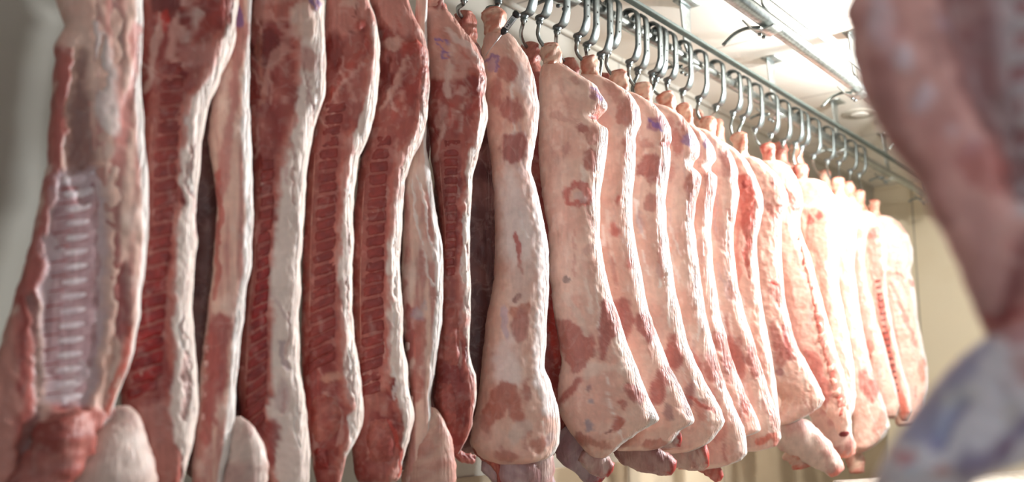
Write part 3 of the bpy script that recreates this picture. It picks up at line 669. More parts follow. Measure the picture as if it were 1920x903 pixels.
c6, b6, pl6 = split_side('split pork half sixth from the left, round red joint showing in its ham', 740,
    [(0, 692), (60, 708), (140, 710), (200, 704), (260, 690), (320, 672), (400, 664), (500, 661), (620, 662), (700, 666), (770, 670), (830, 660), (880, 662), (910, 672)],
    [(-20, 758), (0, 766), (30, 776), (70, 795), (110, 804), (170, 806), (220, 801), (262, 791), (300, 772), (340, 758), (400, 752), (480, 750), (560, 752), (640, 756), (720, 766), (780, 776), (820, 768), (860, 755), (893, 750), (910, 740)],
    [(-40, 745), (40, 770), (110, 792), (170, 792), (230, 784), (280, 764), (330, 745), (400, 735), (480, 726), (560, 724), (640, 724), (690, 726), (750, 740), (800, 752), (850, 748), (910, 735)],
    [(255, 690, 740), (330, 674, 728), (400, 668, 727), (500, 665, 722), (600, 664, 722), (700, 668, 722), (745, 672, 716)], (262, 742), 21, (-.05, -.25), 6,
    loin=[([(782, 690, 726), (820, 684, 742), (870, 690, 740)], (176, 96, 84), (152, 66, 58))],
    pats=[(PG([(700, 0), (766, 0), (790, 60), (760, 80), (715, 60)], 6, 8), (200, 136, 124), .85, .005), (E(771, 100, 21, 17), (166, 66, 54), .9, .010), (E(735, 90, 18, 14), (206, 164, 150), .7, .004), (E(722, 140, 16, 36), (116, 36, 32), .75, -.006),
          (S([(790, 140), (770, 180), (740, 230)], 11), (170, 66, 56), .7, .004), (S([(762, 120), (742, 170), (715, 215)], 6), (206, 156, 142), .7, .004), (E(752, 235, 24, 42), (178, 92, 80), .7, .003), (E(700, 180, 10, 40), (150, 60, 50), .6, 0),
          (PG([(676, 700), (722, 720), (735, 790), (690, 770)], 6, 8), (186, 116, 102), .7, 0), (S([(730, 790), (752, 850), (748, 890)], 4), (196, 70, 54), .8, 0)])

# 7: narrow flank half between the sixth and eighth
pl = Plane(776, XR); c7 = carcass('narrow pale pork half behind the sixth, lined flank and bony shoulder', pl); top = pl.y_of_z(2.33, 792)
b7 = Body(pl, [(top, 782), (40, 778), (150, 772), (280, 768), (340, 758), (430, 754), (520, 753), (620, 757), (700, 765), (760, 772), (830, 766), (903, 758), (940, 762)],
    [(top, 802), (40, 800), (150, 800), (280, 799), (350, 811), (400, 820), (460, 830), (510, 833), (580, 829), (650, 821), (700, 816), (745, 808), (775, 810), (830, 806), (903, 800), (940, 790)], thick=.03, e=2.5, base='flank', seed=27, rim=.66, pats=[
        (S([(785, 330), (806, 440), (822, 520)], 3), (238, 226, 220), .8, .003), (S([(775, 340), (780, 430), (812, 540)], 3), (238, 226, 220), .8, .003), (S([(770, 580), (764, 680)], 12), (160, 70, 66), .8, 0), (S([(790, 600), (778, 740)], 12), (182, 100, 88), .8, 0), (E(786, 590, 16, 18), (176, 164, 176), .6, 0)])
b7.build('side', c7)
for k, (x, y) in enumerate([(764, 650), (766, 690), (764, 720), (770, 750)]):
    pad(b7, 'rib_cartilage', c7, [(y-9, x-4, x+5), (y+9, x-4, x+5)], .006, (222, 190, 182), (200, 150, 142), 8, 8, seed=370+k, pw=2.5, mat=M_flesh)
limb(pl, 'shoulder', c7, [(806, 762, .0, 8), (812, 800, .0, 26), (808, 850, .0, 42), (802, 910, .0, 48), (800, 960, -.01, 40)], (206, 168, 152), (190, 132, 118), seed=47, flat=.5)
hook_above(792, pl, 'hook hanger above the narrow seventh half', seed=107)

c8, b8, pl8 = split_side('split pork half eighth from the left, round ham with purple stamp rings on top', 815,
    [(30, 786), (62, 790), (90, 797), (150, 803), (230, 803), (300, 809), (380, 822), (480, 829), (560, 826), (650, 819), (740, 812), (780, 818), (815, 834), (850, 848)],
    [(30, 846), (50, 858), (85, 888), (120, 909), (150, 914), (180, 909), (200, 912), (225, 912), (260, 905), (295, 896), (330, 885), (400, 882), (500, 880), (600, 880), (660, 882), (700, 892), (750, 893), (800, 884), (830, 869), (850, 858)],
    [(20, 905), (120, 906), (150, 910), (180, 904), (225, 900), (270, 884), (330, 868), (420, 864), (520, 860), (620, 868), (700, 880), (760, 888), (850, 870)],
    [(265, 810, 866), (340, 818, 858), (420, 828, 856), (520, 832, 854)], (270, 520), 15, (0, -.1), 8, thick=.06,
    loin=[([(560, 830, 858), (620, 826, 862), (690, 826, 862)], (178, 98, 86), (156, 72, 62)), ([(715, 818, 850), (770, 820, 856), (815, 836, 856)], (172, 84, 74), (150, 60, 52))],
    pats=[(PG([(788, 20), (845, 20), (890, 80), (912, 135), (900, 150), (860, 160), (800, 160), (795, 90)], 6, 6), (204, 150, 136), .95, .006), (E(825, 80, 20, 18), (186, 118, 104), .5, 0), (E(880, 115, 22, 30), (200, 134, 122), .6, .003), (E(890, 148, 14, 8), (168, 78, 62), .8, .003), (S([(842, 70), (870, 95), (905, 130)], 6), (226, 204, 196), .7, .002),
          (S([(815, 95), (822, 88), (834, 89), (838, 96)], 2.5), INK, .75, 0), (S([(824, 114), (830, 108), (838, 112), (836, 121), (826, 121), (824, 114)], 2.2), INK, .7, 0), (S([(818, 100), (830, 104)], 2.2), INK, .6, 0),
          (S([(845, 100), (842, 150), (838, 190)], 7), (222, 196, 186), .6, .003), (E(862, 178, 12, 10), (206, 166, 156), .7, .002), (S([(905, 185), (880, 220), (855, 250)], 7), (170, 68, 58), .7, 0), (S([(870, 200), (840, 240), (826, 270)], 5), (210, 170, 158), .7, .003), (E(830, 230, 14, 22), (196, 150, 140), .6, 0), (E(872, 270, 13, 40), (184, 98, 84), .6, 0)])
limb(pl8, 'shank', c8, [(806, pl8.y_of_z(2.335, 812), 0, 17), (808, 8, 0, 24), (815, 35, -.005, 31), (826, 75, -.01, 40)], (206, 146, 130), (178, 100, 86), seed=48, flat=.9, lump=.2)
limb(pl8, 'neck_scrap', c8, [(846, 836, -.01, 7), (862, 852, -.01, 9), (880, 860, -.02, 8), (892, 862, -.03, 6)], (140, 50, 44), (176, 108, 96), seed=49, flat=.6, lump=.5)

# ------------------------------------------------------------------ halves seen on the outer, fat side
def fat_side(label, px, hock, left, right, pats=(), seed=0, X=XR, thick=.07, e=2.4, rnd=0, legs=(), base='skin', group=None, rim=.86, hk=1.0, red=False, wob=3, kb=.85, nv=330, na=120, turn=0.0):
    pl = Plane(px, X, turn=turn); c = carcass(label, pl, group)
    hx, hy = hock
    rs = np.random.RandomState(seed*13+1); extra = []
    L_ = np.array(left, float); R_ = np.array(right, float)
    for k in range(rnd):
        y = rs.uniform(hy+60, R_[-1, 0]-30); t = rs.uniform(.45, .97); x = np.interp(y, L_[:, 0], L_[:, 1])*(1-t) + np.interp(y, R_[:, 0], R_[:, 1])*t
        f = 3.4/pl.dep
        extra.append((E(x, y, rs.uniform(10, 26)*f, rs.uniform(18, 55)*f, rs.uniform(-25, 25), .4, .5), LEAN if rs.rand() < .5 else LEANP, rs.uniform(.45, .85), -.001))
    for k in range(16 if base == 'skin' else 0):
        y = rs.uniform(hy+70, R_[-1, 0]-40); t = rs.uniform(.35, .98); x = np.interp(y, L_[:, 0], L_[:, 1])*(1-t) + np.interp(y, R_[:, 0], R_[:, 1])*t
        f = 3.4/pl.dep; ln = rs.uniform(30, 110)*f; a_ = rs.uniform(-.05, .35)
        extra.append((S([(x, y), (x+ln*.5*a_, y+ln*.5), (x+ln*a_*1.3, y+ln)], rs.uniform(1.5, 5)*f), [FATW, (246, 236, 230), (196, 136, 124), (206, 170, 166)][rs.randint(4)], rs.uniform(.4, .75), rs.choice([.0015, -.001, 0])))
    # a broad sheet of lean above the shoulder
    if rnd:
        y = R_[-1, 0] - 260*3.6/pl.dep*.8
        for t, q in ((.6, 1.0), (.9, .8)):
            x = np.interp(y, L_[:, 0], L_[:, 1])*(1-t) + np.interp(y, R_[:, 0], R_[:, 1])*t
            extra.append((E(x, y, 22*3.6/pl.dep, 60*3.6/pl.dep*q, -14, .35, .4), LEAN, .85, -.0015))
    b = Body(pl, left, right, thick=thick, e=e, base=base, seed=seed, kb=kb, nv=nv, na=na, rim=rim, pats=extra + list(pats), wob=wob*min(1, 3.6/pl.dep))
    b.build('side', c, M_lean if base == 'dark' else None)
    f = 3.7/pl.dep*hk
    limb(pl, 'hock', c, [(hx-3*f, hy-3*f, 0, 11*f), (hx-1*f, hy+7*f, 0, 19*f), (hx+2*f, hy+24*f, 0, 18*f), (hx+3*f, hy+40*f, 0, 16.5*f), (hx+4*f, hy+56*f, 0, 20*f), (hx+6*f, hy+78*f, -.004, 27*f)], (220, 184, 162) if not red else (198, 128, 112), (190, 122, 100) if not red else (172, 82, 70), startcol=(186, 96, 78), endk=.10, seed=seed+60, flat=.85, lump=.26)
    for i, (pts, c1_, c2_, ec) in enumerate(legs): limb(pl, 'foreleg', c, pts, c1_, c2_, ec, .10, .75, seed=seed+70+i, lump=.2)
    return c, b, pl
LEGC = ((200, 170, 162), (176, 130, 124), (168, 50, 44))

c9, b9, pl9 = fat_side('pale pork half with the thermometer stuck in its ham, ninth from the left', 925, (924, 18),
    [(60, 908), (90, 906), (110, 904), (160, 910), (220, 912), (300, 922), (360, 928), (430, 930), (520, 927), (580, 916), (650, 908), (740, 899), (790, 889), (830, 882), (850, 892), (872, 920)],
    [(60, 954), (78, 967), (110, 986), (150, 1001), (200, 1009), (240, 1006), (285, 998), (325, 996), (370, 1006), (410, 1015), (450, 1022), (500, 1028), (560, 1027), (620, 1022), (690, 1019), (720, 1031), (760, 1043), (795, 1051), (830, 1049), (852, 1036), (865, 1010), (872, 980)],
    seed=9, thick=.085, turn=12, pats=[(E(962, 430, 34, 150, -4, .6, .4), (236, 222, 220), .75, 0), (E(940, 680, 30, 60, 8, .6, .4), (236, 222, 220), .7, 0), (E(975, 170, 22, 50, -20, .6, .4), (234, 218, 214), .7, 0),
        (E(942, 140, 15, 32, 0, .3, .3), (186, 118, 106), .8, 0), (E(952, 150, 10, 20), (180, 108, 98), .7, 0), (E(950, 218, 25, 24, 0, .25, .3), (176, 104, 96), .85, -.001), (E(956, 286, 26, 32, 10, .25, .3), (166, 92, 86), .9, -.001), (E(925, 190, 12, 40), (182, 112, 104), .7, 0),
        (S([(908, 118), (918, 112), (926, 120), (927, 132), (922, 138)], 2.4), INK, .65, 0), (E(918, 126, 10, 13), (160, 126, 166), .5, 0),
        (B([(330, 985, 1200), (480, 998, 1200), (640, 990, 1200), (720, 985, 1200), (780, 1010, 1200)], 5, 10), (236, 224, 222), .8, .002),
        (S([(958, 445), (964, 480), (967, 520)], 4, .9), (186, 70, 60), .8, 0), (PG([(945, 570), (962, 575), (985, 580), (982, 596), (955, 606), (938, 590)], 4, 5), (190, 122, 104), .9, 0), (E(957, 561, 8, 6, 30, .3, .2), (120, 50, 60), .95, -.003), (E(972, 530, 26, 44, 0, .2, .3), (214, 178, 166), .6, .001),
        (E(965, 618, 16, 30, 8), (176, 112, 104), .8, 0), (E(936, 612, 6, 30), (178, 160, 190), .5, 0),
        (PG([(930, 709), (948, 716), (957, 720), (962, 745), (975, 774), (984, 826), (968, 822), (961, 800), (950, 776), (937, 765), (922, 790), (903, 817), (896, 790), (906, 760), (914, 740)], 3.5, 5), (186, 114, 98), .9, -.001),
        (E(973, 736, 9, 22, 0, .3), (184, 116, 104), .85, 0), (E(1000, 830, 24, 13, -25), (188, 120, 104), .8, 0), (E(938, 852, 32, 13, 10), (178, 112, 98), .8, 0), (E(962, 806, 16, 22, 30), (222, 200, 190), .7, 0), (E(1022, 820, 8, 20, 20), (160, 140, 146), .5, 0), (E(900, 800, 14, 22), (200, 160, 150), .5, 0)],
    legs=[([(1005, 840, -.02, 30), (1012, 880, -.01, 26), (1000, 930, 0, 22), (985, 980, 0, 20)], *LEGC)])
limb(pl9, 'neck_scrap', c9, [(888, 826, .01, 6), (900, 846, .01, 10), (922, 860, .02, 10), (934, 886, .02, 6), (936, 930, .02, 4)], (150, 52, 44), (178, 92, 76), seed=50, lump=.5)
limb(pl9, 'shoulder_bone', c9, [(905, 862, -.01, 18), (950, 880, 0, 32), (1000, 900, -.01, 36), (1030, 940, -.02, 26)], (186, 160, 164), (164, 120, 118), seed=51, flat=.6)

W10 = [(660, 1055), (690, 1050)]
c10, b10, pl10 = fat_side('broad pale pork half with a red ring bruise, notched by its purple stamp', 1034, (1032, 84),
    [(118, 1016), (150, 1011), (210, 1010), (300, 1010), (370, 1018), (430, 1028), (520, 1030), (600, 1040), (680, 1053), (720, 1046), (760, 1045), (790, 1056), (815, 1072), (840, 1092), (858, 1110)],
    [(118, 1055), (130, 1066), (146, 1090), (165, 1119), (188, 1133), (203, 1141), (214, 1130), (224, 1117), (234, 1124), (246, 1140), (270, 1138), (310, 1133), (370, 1126), (430, 1124), (470, 1128), (510, 1136), (570, 1152), (640, 1176), (710, 1202), (760, 1224), (786, 1236), (794, 1226), (812, 1196), (832, 1166), (858, 1140)],
    seed=10, thick=.085, wob=1.5, pats=[
        (E(1075, 160, 12, 8, 30), (176, 116, 104), .6, 0), (E(1050, 230, 22, 10, 10), (190, 134, 122), .5, 0), (E(1086, 251, 11, 8), (160, 92, 84), .85, 0), (E(1108, 262, 16, 14, 20), (182, 116, 104), .75, 0), (E(1106, 308, 15, 24, 0, .25, .3), (178, 106, 96), .85, -.001), (E(1060, 290, 9, 14), (186, 130, 120), .6, 0), (E(1040, 300, 12, 40), (200, 150, 138), .5, 0),
        (E(1118, 190, 17, 11, 35), (176, 120, 124), .9, 0), (S([(1108, 178), (1116, 176), (1126, 184), (1132, 194)], 2.4), INK, .7, 0), (E(1124, 194, 9, 6, 40, .5), INK, .7, 0), (E(1126, 216, 14, 10), (206, 120, 96), .8, -.002), (E(1116, 226, 9, 5), (168, 36, 30), .9, 0), (S([(1090, 160), (1098, 150)], 3), FATW, .8, 0),
        (S([(1062, 377), (1066, 362), (1080, 354), (1096, 360), (1100, 372), (1096, 384), (1080, 393), (1066, 388), (1062, 377)], 7, 1.0), (186, 66, 60), .7, 0), (E(1086, 378, 11, 11), (206, 180, 176), .6, 0), (E(1060, 527, 6, 5), (110, 90, 90), .7, 0), (E(1100, 474, 9, 7), (206, 160, 150), .7, 0),
        (B([(360, 1118, 1400), (450, 1118, 1400), (560, 1142, 1400), (700, 1190, 1400), (790, 1225, 1400)], 3, 4), (242, 232, 228), .8, .002),
        (PG([(1032, 585), (1052, 596), (1070, 604), (1095, 616), (1112, 633), (1111, 676), (1092, 690), (1075, 697), (1055, 678), (1040, 640)], 4, 6), (174, 102, 92), .9, -.001), (S([(1062, 560), (1085, 600), (1096, 625)], 7), (222, 194, 180), .8, 0),
        (PG([(1124, 573), (1134, 567), (1150, 580), (1161, 622), (1150, 640), (1140, 652), (1132, 674), (1121, 682)], 3.5, 4), (174, 100, 92), .9, -.001), (E(1183, 734, 24, 13, 38, .3), (174, 92, 84), .85, 0), (E(1156, 792, 10, 20, 28, .3), (184, 98, 82), .85, 0), (E(1164, 754, 11, 9, 20), (182, 104, 92), .8, 0), (E(1138, 806, 5, 5), (140, 70, 64), .8, 0), (E(1116, 830, 40, 13, 8), (184, 120, 104), .8, 0),
        (E(1105, 797, 11, 15), (148, 138, 150), .75, 0), (E(1107, 752, 9, 12), (160, 150, 160), .65, 0), (E(1102, 728, 9, 7), (140, 104, 108), .7, 0), (S([(1084, 714), (1062, 742), (1044, 762)], 9), (172, 92, 82), .85, -.002), (E(1084, 820, 8, 12), (160, 90, 82), .7, 0), (S([(1100, 700), (1140, 690), (1180, 690)], 12), (226, 206, 194), .5, .002)],
    legs=[([(1092, 846, -.03, 18), (1120, 868, -.03, 24), (1150, 884, -.03, 13)], *LEGC)])

def shifted(right, dx, f=1.0, narrow=0.0):
    return [(y, x-dx*(f - narrow*0)) for (y, x) in right]
def hidden_left(right, hock, wid):
    """the far edge, covered by the neighbour: a width below the ham"""
    out = []
    y0 = right[0][0]; y1 = right[-1][0]
    for (y, x) in right:
        u = (y-y0)/(y1-y0); k = wid*(.38 + .62*min(1, u/.12)) if u < .12 else wid*(1 if u < .85 else 1-(u-.85)*2.6)
        out.append((y, x-k))
    return out

R11 = [(140, 1124), (152, 1138), (166, 1164), (182, 1184), (205, 1197), (232, 1201), (248, 1194), (262, 1190), (275, 1192), (330, 1189), (370, 1186), (420, 1188), (480, 1196), (560, 1211), (640, 1236), (690, 1258), (725, 1278), (760, 1292), (788, 1303), (796, 1296), (804, 1278), (826, 1262), (845, 1230)]
c11, b11, pl11 = fat_side('pork half right of the red ring bruise, red freckles down its pale flank', 1108, (1106, 108), hidden_left(R11, 0, 140), R11, seed=11, thick=.08, pats=[
        (E(1172, 215, 16, 40, 14), (184, 118, 106), .85, 0), (E(1150, 180, 14, 24, -30), (188, 126, 112), .7, 0), (E(1176, 285, 12, 26), (180, 112, 100), .85, 0), (E(1160, 250, 20, 10), (222, 192, 178), .6, 0), (E(1190, 218, 6, 12, 0), (150, 116, 156), .6, 0), (E(1186, 331, 6, 4), BLOOD, .85, .004),
        (E(1158, 384, 8, 20, 20, .6, .9), (188, 70, 62), .75, 0), (E(1154, 438, 12, 14, 0, .6, .9), (190, 78, 70), .7, 0), (E(1176, 500, 13, 24, 0, .7, 1.0), (190, 80, 72), .7, 0), (E(1150, 510, 7, 30), (176, 116, 104), .6, 0),
        (E(1168, 600, 18, 46, 0, .3), (172, 98, 90), .85, 0), (E(1210, 615, 20, 34, -6, .3), (170, 94, 88), .85, 0), (E(1236, 720, 17, 40, 20, .3), (172, 92, 84), .85, 0), (S([(1256, 690), (1276, 740), (1290, 780)], 5), (120, 76, 84), .7, -.003), (E(1250, 775, 10, 20), (134, 92, 96), .6, 0), (E(1232, 830, 30, 8), (176, 98, 84), .7, 0)],
    legs=[([(1190, 800, .0, 16), (1225, 815, .0, 19), (1258, 821, .01, 17), (1278, 823, .015, 12)], *LEGC), ([(1160, 820, -.03, 22), (1200, 850, -.03, 32), (1240, 868, -.03, 22), (1268, 880, -.03, 13)], (178, 140, 132), (150, 96, 92), (170, 60, 52))])
limb(pl11, 'neck_scrap', c11, [(1186, 818, .03, 4), (1200, 814, .035, 9), (1210, 826, .035, 7)], (200, 70, 54), (170, 44, 36), seed=53, lump=.4)

R12 = [(170, 1180), (180, 1198), (196, 1224), (218, 1244), (242, 1257), (262, 1260), (276, 1254), (286, 1258), (310, 1256), (340, 1252), (380, 1248), (430, 1249), (480, 1256), (540, 1266), (600, 1278), (650, 1291), (690, 1310), (740, 1338), (770, 1354), (790, 1360), (802, 1354), (830, 1330), (850, 1290)]
c12, b12, pl12 = fat_side('pork half two right of the ring bruise, red nick under its stamp', 1162, (1160, 134), hidden_left(R12, 0, 140), R12, seed=12, thick=.075, pats=[
        (E(1230, 240, 18, 13, 20), (170, 112, 124), .9, 0), (S([(1216, 232), (1226, 240), (1240, 248)], 4, .8), INK, .7, 0), (E(1248, 272, 11, 7), BLOOD, .9, .004), (E(1244, 262, 12, 6), (222, 160, 140), .7, 0), (E(1224, 320, 28, 26, 0, .25), (176, 104, 96), .9, 0), (E(1212, 280, 20, 12), (190, 128, 116), .7, 0), (E(1222, 384, 13, 17), (186, 118, 108), .75, 0), (E(1200, 420, 9, 20), (150, 120, 130), .5, 0),
        (E(1236, 480, 7, 50), (190, 120, 108), .6, 0), (E(1264, 660, 17, 34, -8, .3), (174, 92, 84), .85, 0), (E(1290, 740, 12, 30, 14), (140, 82, 84), .7, -.002), (E(1310, 770, 16, 26), (180, 112, 100), .6, 0), (S([(1294, 745), (1312, 762), (1335, 770)], 5), (184, 76, 62), .7, 0)],
    legs=[([(1250, 838, -.02, 26), (1300, 852, -.02, 30), (1330, 850, -.01, 20)], (204, 172, 160), (178, 120, 108), (186, 66, 54))])

R13 = [(192, 1222), (205, 1256), (222, 1282), (245, 1300), (270, 1311), (290, 1312), (302, 1302), (314, 1297), (322, 1308), (332, 1317), (352, 1313), (380, 1306), (420, 1301), (470, 1306), (540, 1315), (600, 1327), (660, 1343), (710, 1358), (760, 1376), (800, 1394), (830, 1399), (850, 1400), (862, 1390), (880, 1340)]
c13, b13, pl13 = fat_side('pork half with a purple-stamped notched hip, fourth right of the thermometer', 1207, (1205, 157), hidden_left(R13, 0, 135), R13, seed=13, thick=.07, rnd=7, pats=[
        (E(1292, 268, 10, 15, 0, .4), INK, .65, 0), (E(1299, 302, 10, 7), (196, 96, 76), .8, -.002), (PG([(1290, 328), (1318, 330), (1308, 380), (1296, 420), (1285, 390), (1284, 350)], 4, 5), (184, 116, 104), .85, 0), (E(1350, 800, 20, 30, 10), (190, 120, 108), .6, 0), (E(1320, 740, 14, 22), (140, 86, 90), .6, 0)],
    legs=[([(1300, 850, -.01, 20), (1330, 875, 0, 16), (1352, 900, 0, 8)], (190, 110, 96), (170, 64, 52), (190, 56, 44))])

R14 = [(222, 1270), (236, 1300), (252, 1322), (275, 1338), (298, 1343), (312, 1333), (322, 1334), (332, 1346), (350, 1343), (390, 1336), (430, 1332), (480, 1336), (540, 1342), (600, 1353), (650, 1367), (700, 1384), (750, 1404), (785, 1420), (806, 1427), (812, 1418), (820, 1390), (830, 1360)]
c14, b14, pl14 = fat_side('pork half with smaller purple mark beside its hip notch, fifth right of the thermometer', 1252, (1250, 174), hidden_left(R14, 0, 120), R14, seed=14, thick=.065, rnd=7, pats=[
        (E(1328, 274, 8, 14, -14, .5), INK, .65, 0), (E(1336, 292, 6, 8), FATW, .8, 0), (PG([(1318, 326), (1346, 332), (1337, 400), (1322, 380)], 4, 5), (188, 122, 110), .8, 0), (E(1390, 780, 16, 30, 25), (196, 104, 88), .5, 0)])

R15 = [(238, 1310), (252, 1338), (272, 1360), (298, 1377), (322, 1384), (340, 1382), (358, 1386), (380, 1384), (430, 1376), (470, 1376), (530, 1382), (580, 1394), (640, 1414), (700, 1432), (750, 1448), (790, 1461), (820, 1465), (836, 1455), (846, 1425)]
c15, b15, pl15 = fat_side('smooth pale pork half left of the one showing red lean', 1285, (1282, 196), hidden_left(R15, 0, 110), R15, seed=15, thick=.065, rnd=9, pats=[(E(1378, 345, 8, 14), (190, 130, 118), .6, 0), (S([(1420, 825), (1450, 815), (1456, 838)], 7), (206, 84, 60), .7, 0)])

R16 = [(262, 1350), (280, 1378), (305, 1402), (335, 1419), (365, 1428), (388, 1432), (410, 1427), (450, 1420), (500, 1420), (560, 1428), (620, 1438), (680, 1449), (740, 1458), (790, 1464), (815, 1462), (830, 1440)]
c16, b16, pl16 = fat_side('pork half turned to show a dark red strip of lean, left of the grey-pink one', 1327, (1326, 221), hidden_left(R16, 0, 95), R16, seed=16, thick=.06, pats=[
        (PG([(1384, 340), (1412, 330), (1422, 388), (1410, 440), (1404, 520), (1396, 500), (1388, 420)], 4, 5), (182, 84, 72), .9, -.004), (S([(1392, 400), (1414, 375)], 4), (206, 120, 104), .7, .003), (E(1396, 352, 6, 8), (120, 30, 28), .8, 0), (PG([(1372, 340), (1388, 338), (1388, 560), (1378, 520)], 4, 4), (204, 120, 106), .7, 0)])

R17 = [(292, 1412), (304, 1430), (322, 1450), (345, 1467), (365, 1476), (385, 1477), (405, 1468), (430, 1464), (470, 1464), (520, 1468), (570, 1474), (620, 1486), (660, 1502), (700, 1522), (730, 1538), (748, 1545), (762, 1538), (775, 1520), (792, 1490), (800, 1470)]
c17, b17, pl17 = fat_side('grey-pink pork half ending in a rounded shoulder, left of the ragged sawn spine', 1388, (1386, 250), hidden_left(R17, 0, 92), R17, seed=17, thick=.06, rnd=4, pats=[(E(1450, 350, 7, 26, -24), (176, 122, 116), .7, 0), (E(1462, 395, 8, 20), (186, 110, 98), .7, 0), (E(1449, 534, 10, 3), BLOOD, .8, 0), (E(1474, 640, 7, 34, -10), (172, 96, 90), .9, 0), (E(1462, 700, 7, 6), (150, 96, 100), .8, 0), (E(1485, 735, 40, 22), (206, 150, 130), .5, 0)],
    legs=[([(1450, 790, -.02, 26), (1490, 815, -.02, 34), (1530, 845, -.02, 30), (1556, 868, -.01, 22), (1572, 890, -.01, 14)], (206, 180, 168), (186, 140, 130), (216, 130, 116)), ([(1480, 840, -.05, 22), (1500, 862, -.05, 18), (1506, 880, -.05, 17)], (198, 158, 142), (180, 110, 92), (176, 70, 54))])

R18 = [(300, 1462), (312, 1478), (330, 1492), (360, 1504), (390, 1506), (410, 1500), (430, 1500), (470, 1514), (520, 1528), (580, 1546), (640, 1562), (700, 1580), (750, 1592), (790, 1598), (812, 1596), (826, 1585)]
c18, b18, pl18 = fat_side('pork half with ragged sawn spine down its right edge and a dark hole', 1442, (1440, 270), [(300, 1425), (330, 1420), (400, 1425), (470, 1440), (560, 1460), (640, 1478), (720, 1508), (780, 1545), (826, 1568)], R18, seed=18, thick=.06, red=True, wob=6, rim=1.1, pats=[
        (PG([(1470, 360), (1498, 372), (1502, 408), (1486, 400)], 3, 4), (178, 60, 50), .85, -.003), (PG([(1505, 650), (1530, 660), (1560, 740), (1545, 760), (1515, 700)], 4, 4), (186, 104, 94), .85, 0), (E(1470, 620, 30, 130, -15, .4, .3), (222, 176, 166), .7, 0)],
    legs=[([(1530, 740, -.02, 20), (1552, 780, -.02, 30), (1578, 826, -.01, 24), (1590, 858, -.01, 13)], (206, 170, 158), (176, 120, 112), (214, 130, 112))])
sp = [(y, np.interp(y, [430, 520, 640, 780], [1494, 1512, 1535, 1572]), np.interp(y, [r[0] for r in R18], [r[1] for r in R18])-2) for y in np.linspace(432, 800, 24)]
bed = pad(b18, 'spine', c18, sp, .006, (222, 160, 146), (196, 104, 90), 12, 80, seed=181, pw=4, rough=.004)
for i in range(17):
    y = 445 + i*20.5; xl = np.interp(y, [r[0] for r in sp], [r[1] for r in sp]); xr = np.interp(y, [r[0] for r in sp], [r[2] for r in sp])
    j_ = [math.sin(i*7.3)*4, math.cos(i*5.1)*3, math.sin(i*3.7)*3]; pad(b18, 'vertebra', bed, [(y-9+j_[0], xl+1+j_[1], xl+(xr-xl)*.62+j_[2]), (y+9+j_[0], xl+2-j_[2], xl+(xr-xl)*.55-j_[1])], .008, (222, 168, 152), (190, 84, 72), 10, 9, -.5, seed=1800+i, pw=4, rough=.005)
pad(b18, 'neck_hole', c18, [(806, 1570, 1592), (822, 1568, 1594)], .006, (120, 22, 22), (90, 14, 14), 10, 8, seed=1890, pw=2.5)

R19 = [(335, 1532), (345, 1548), (365, 1562), (395, 1571), (430, 1574), (460, 1571), (500, 1570), (550, 1576), (600, 1585), (650, 1595), (700, 1602), (740, 1604), (770, 1600), (790, 1590)]
c19, b19, pl19 = fat_side('pork half with a wide red cut hip, right of the ragged sawn spine', 1505, (1500, 308), [(335, 1486), (380, 1485), (440, 1500), (520, 1520), (620, 1545), (700, 1562), (790, 1575)], R19, seed=19, thick=.055, red=True, wob=4, pats=[
        (PG([(1500, 398), (1545, 395), (1552, 440), (1548, 520), (1556, 620), (1545, 600), (1530, 520), (1510, 440)], 4, 6), (204, 128, 112), .85, -.003), (E(1520, 415, 8, 10), (140, 50, 46), .7, 0), (E(1535, 405, 8, 9), (170, 40, 36), .8, 0), (E(1522, 365, 24, 22, 20), (216, 150, 136), .8, 0)])

R20 = [(362, 1580), (372, 1592), (390, 1600), (420, 1606), (460, 1604), (500, 1602), (560, 1608), (620, 1619), (680, 1632), (730, 1648), (770, 1662), (800, 1668), (820, 1658), (840, 1635), (850, 1615)]
c20, b20, pl20 = fat_side('bright pork half with big rounded shoulder, second right of the ragged spine', 1572, (1570, 334), [(362, 1556), (400, 1550), (480, 1560), (600, 1580), (700, 1592), (780, 1598), (850, 1600)], R20, seed=20, thick=.055, rnd=2, pats=[(E(1650, 790, 12, 26, 20), (206, 130, 116), .7, 0)],
    legs=[([(1596, 840, -.03, 18), (1604, 868, -.03, 15), (1607, 888, -.03, 13)], (196, 160, 140), (170, 110, 96), (190, 110, 96))])

R21 = [(372, 1600), (385, 1612), (410, 1622), (434, 1629), (450, 1624), (490, 1622), (540, 1630), (600, 1645), (660, 1662), (720, 1678), (760, 1688), (785, 1680)]
c21, b21, pl21 = fat_side('slim pork half with a white lit belly, left of the sawn toothed spine', 1592, (1590, 342), [(372, 1580), (430, 1590), (520, 1598), (620, 1612), (720, 1635), (785, 1655)], R21, seed=21, thick=.05, pats=[(E(1628, 650, 9, 18, -5, .3), (196, 106, 92), .8, 0), (E(1612, 440, 9, 10), (206, 112, 96), .7, 0), (PG([(1598, 480), (1608, 470), (1625, 560), (1640, 660), (1628, 640), (1604, 560)], 4, 4), (206, 134, 122), .7, 0)])

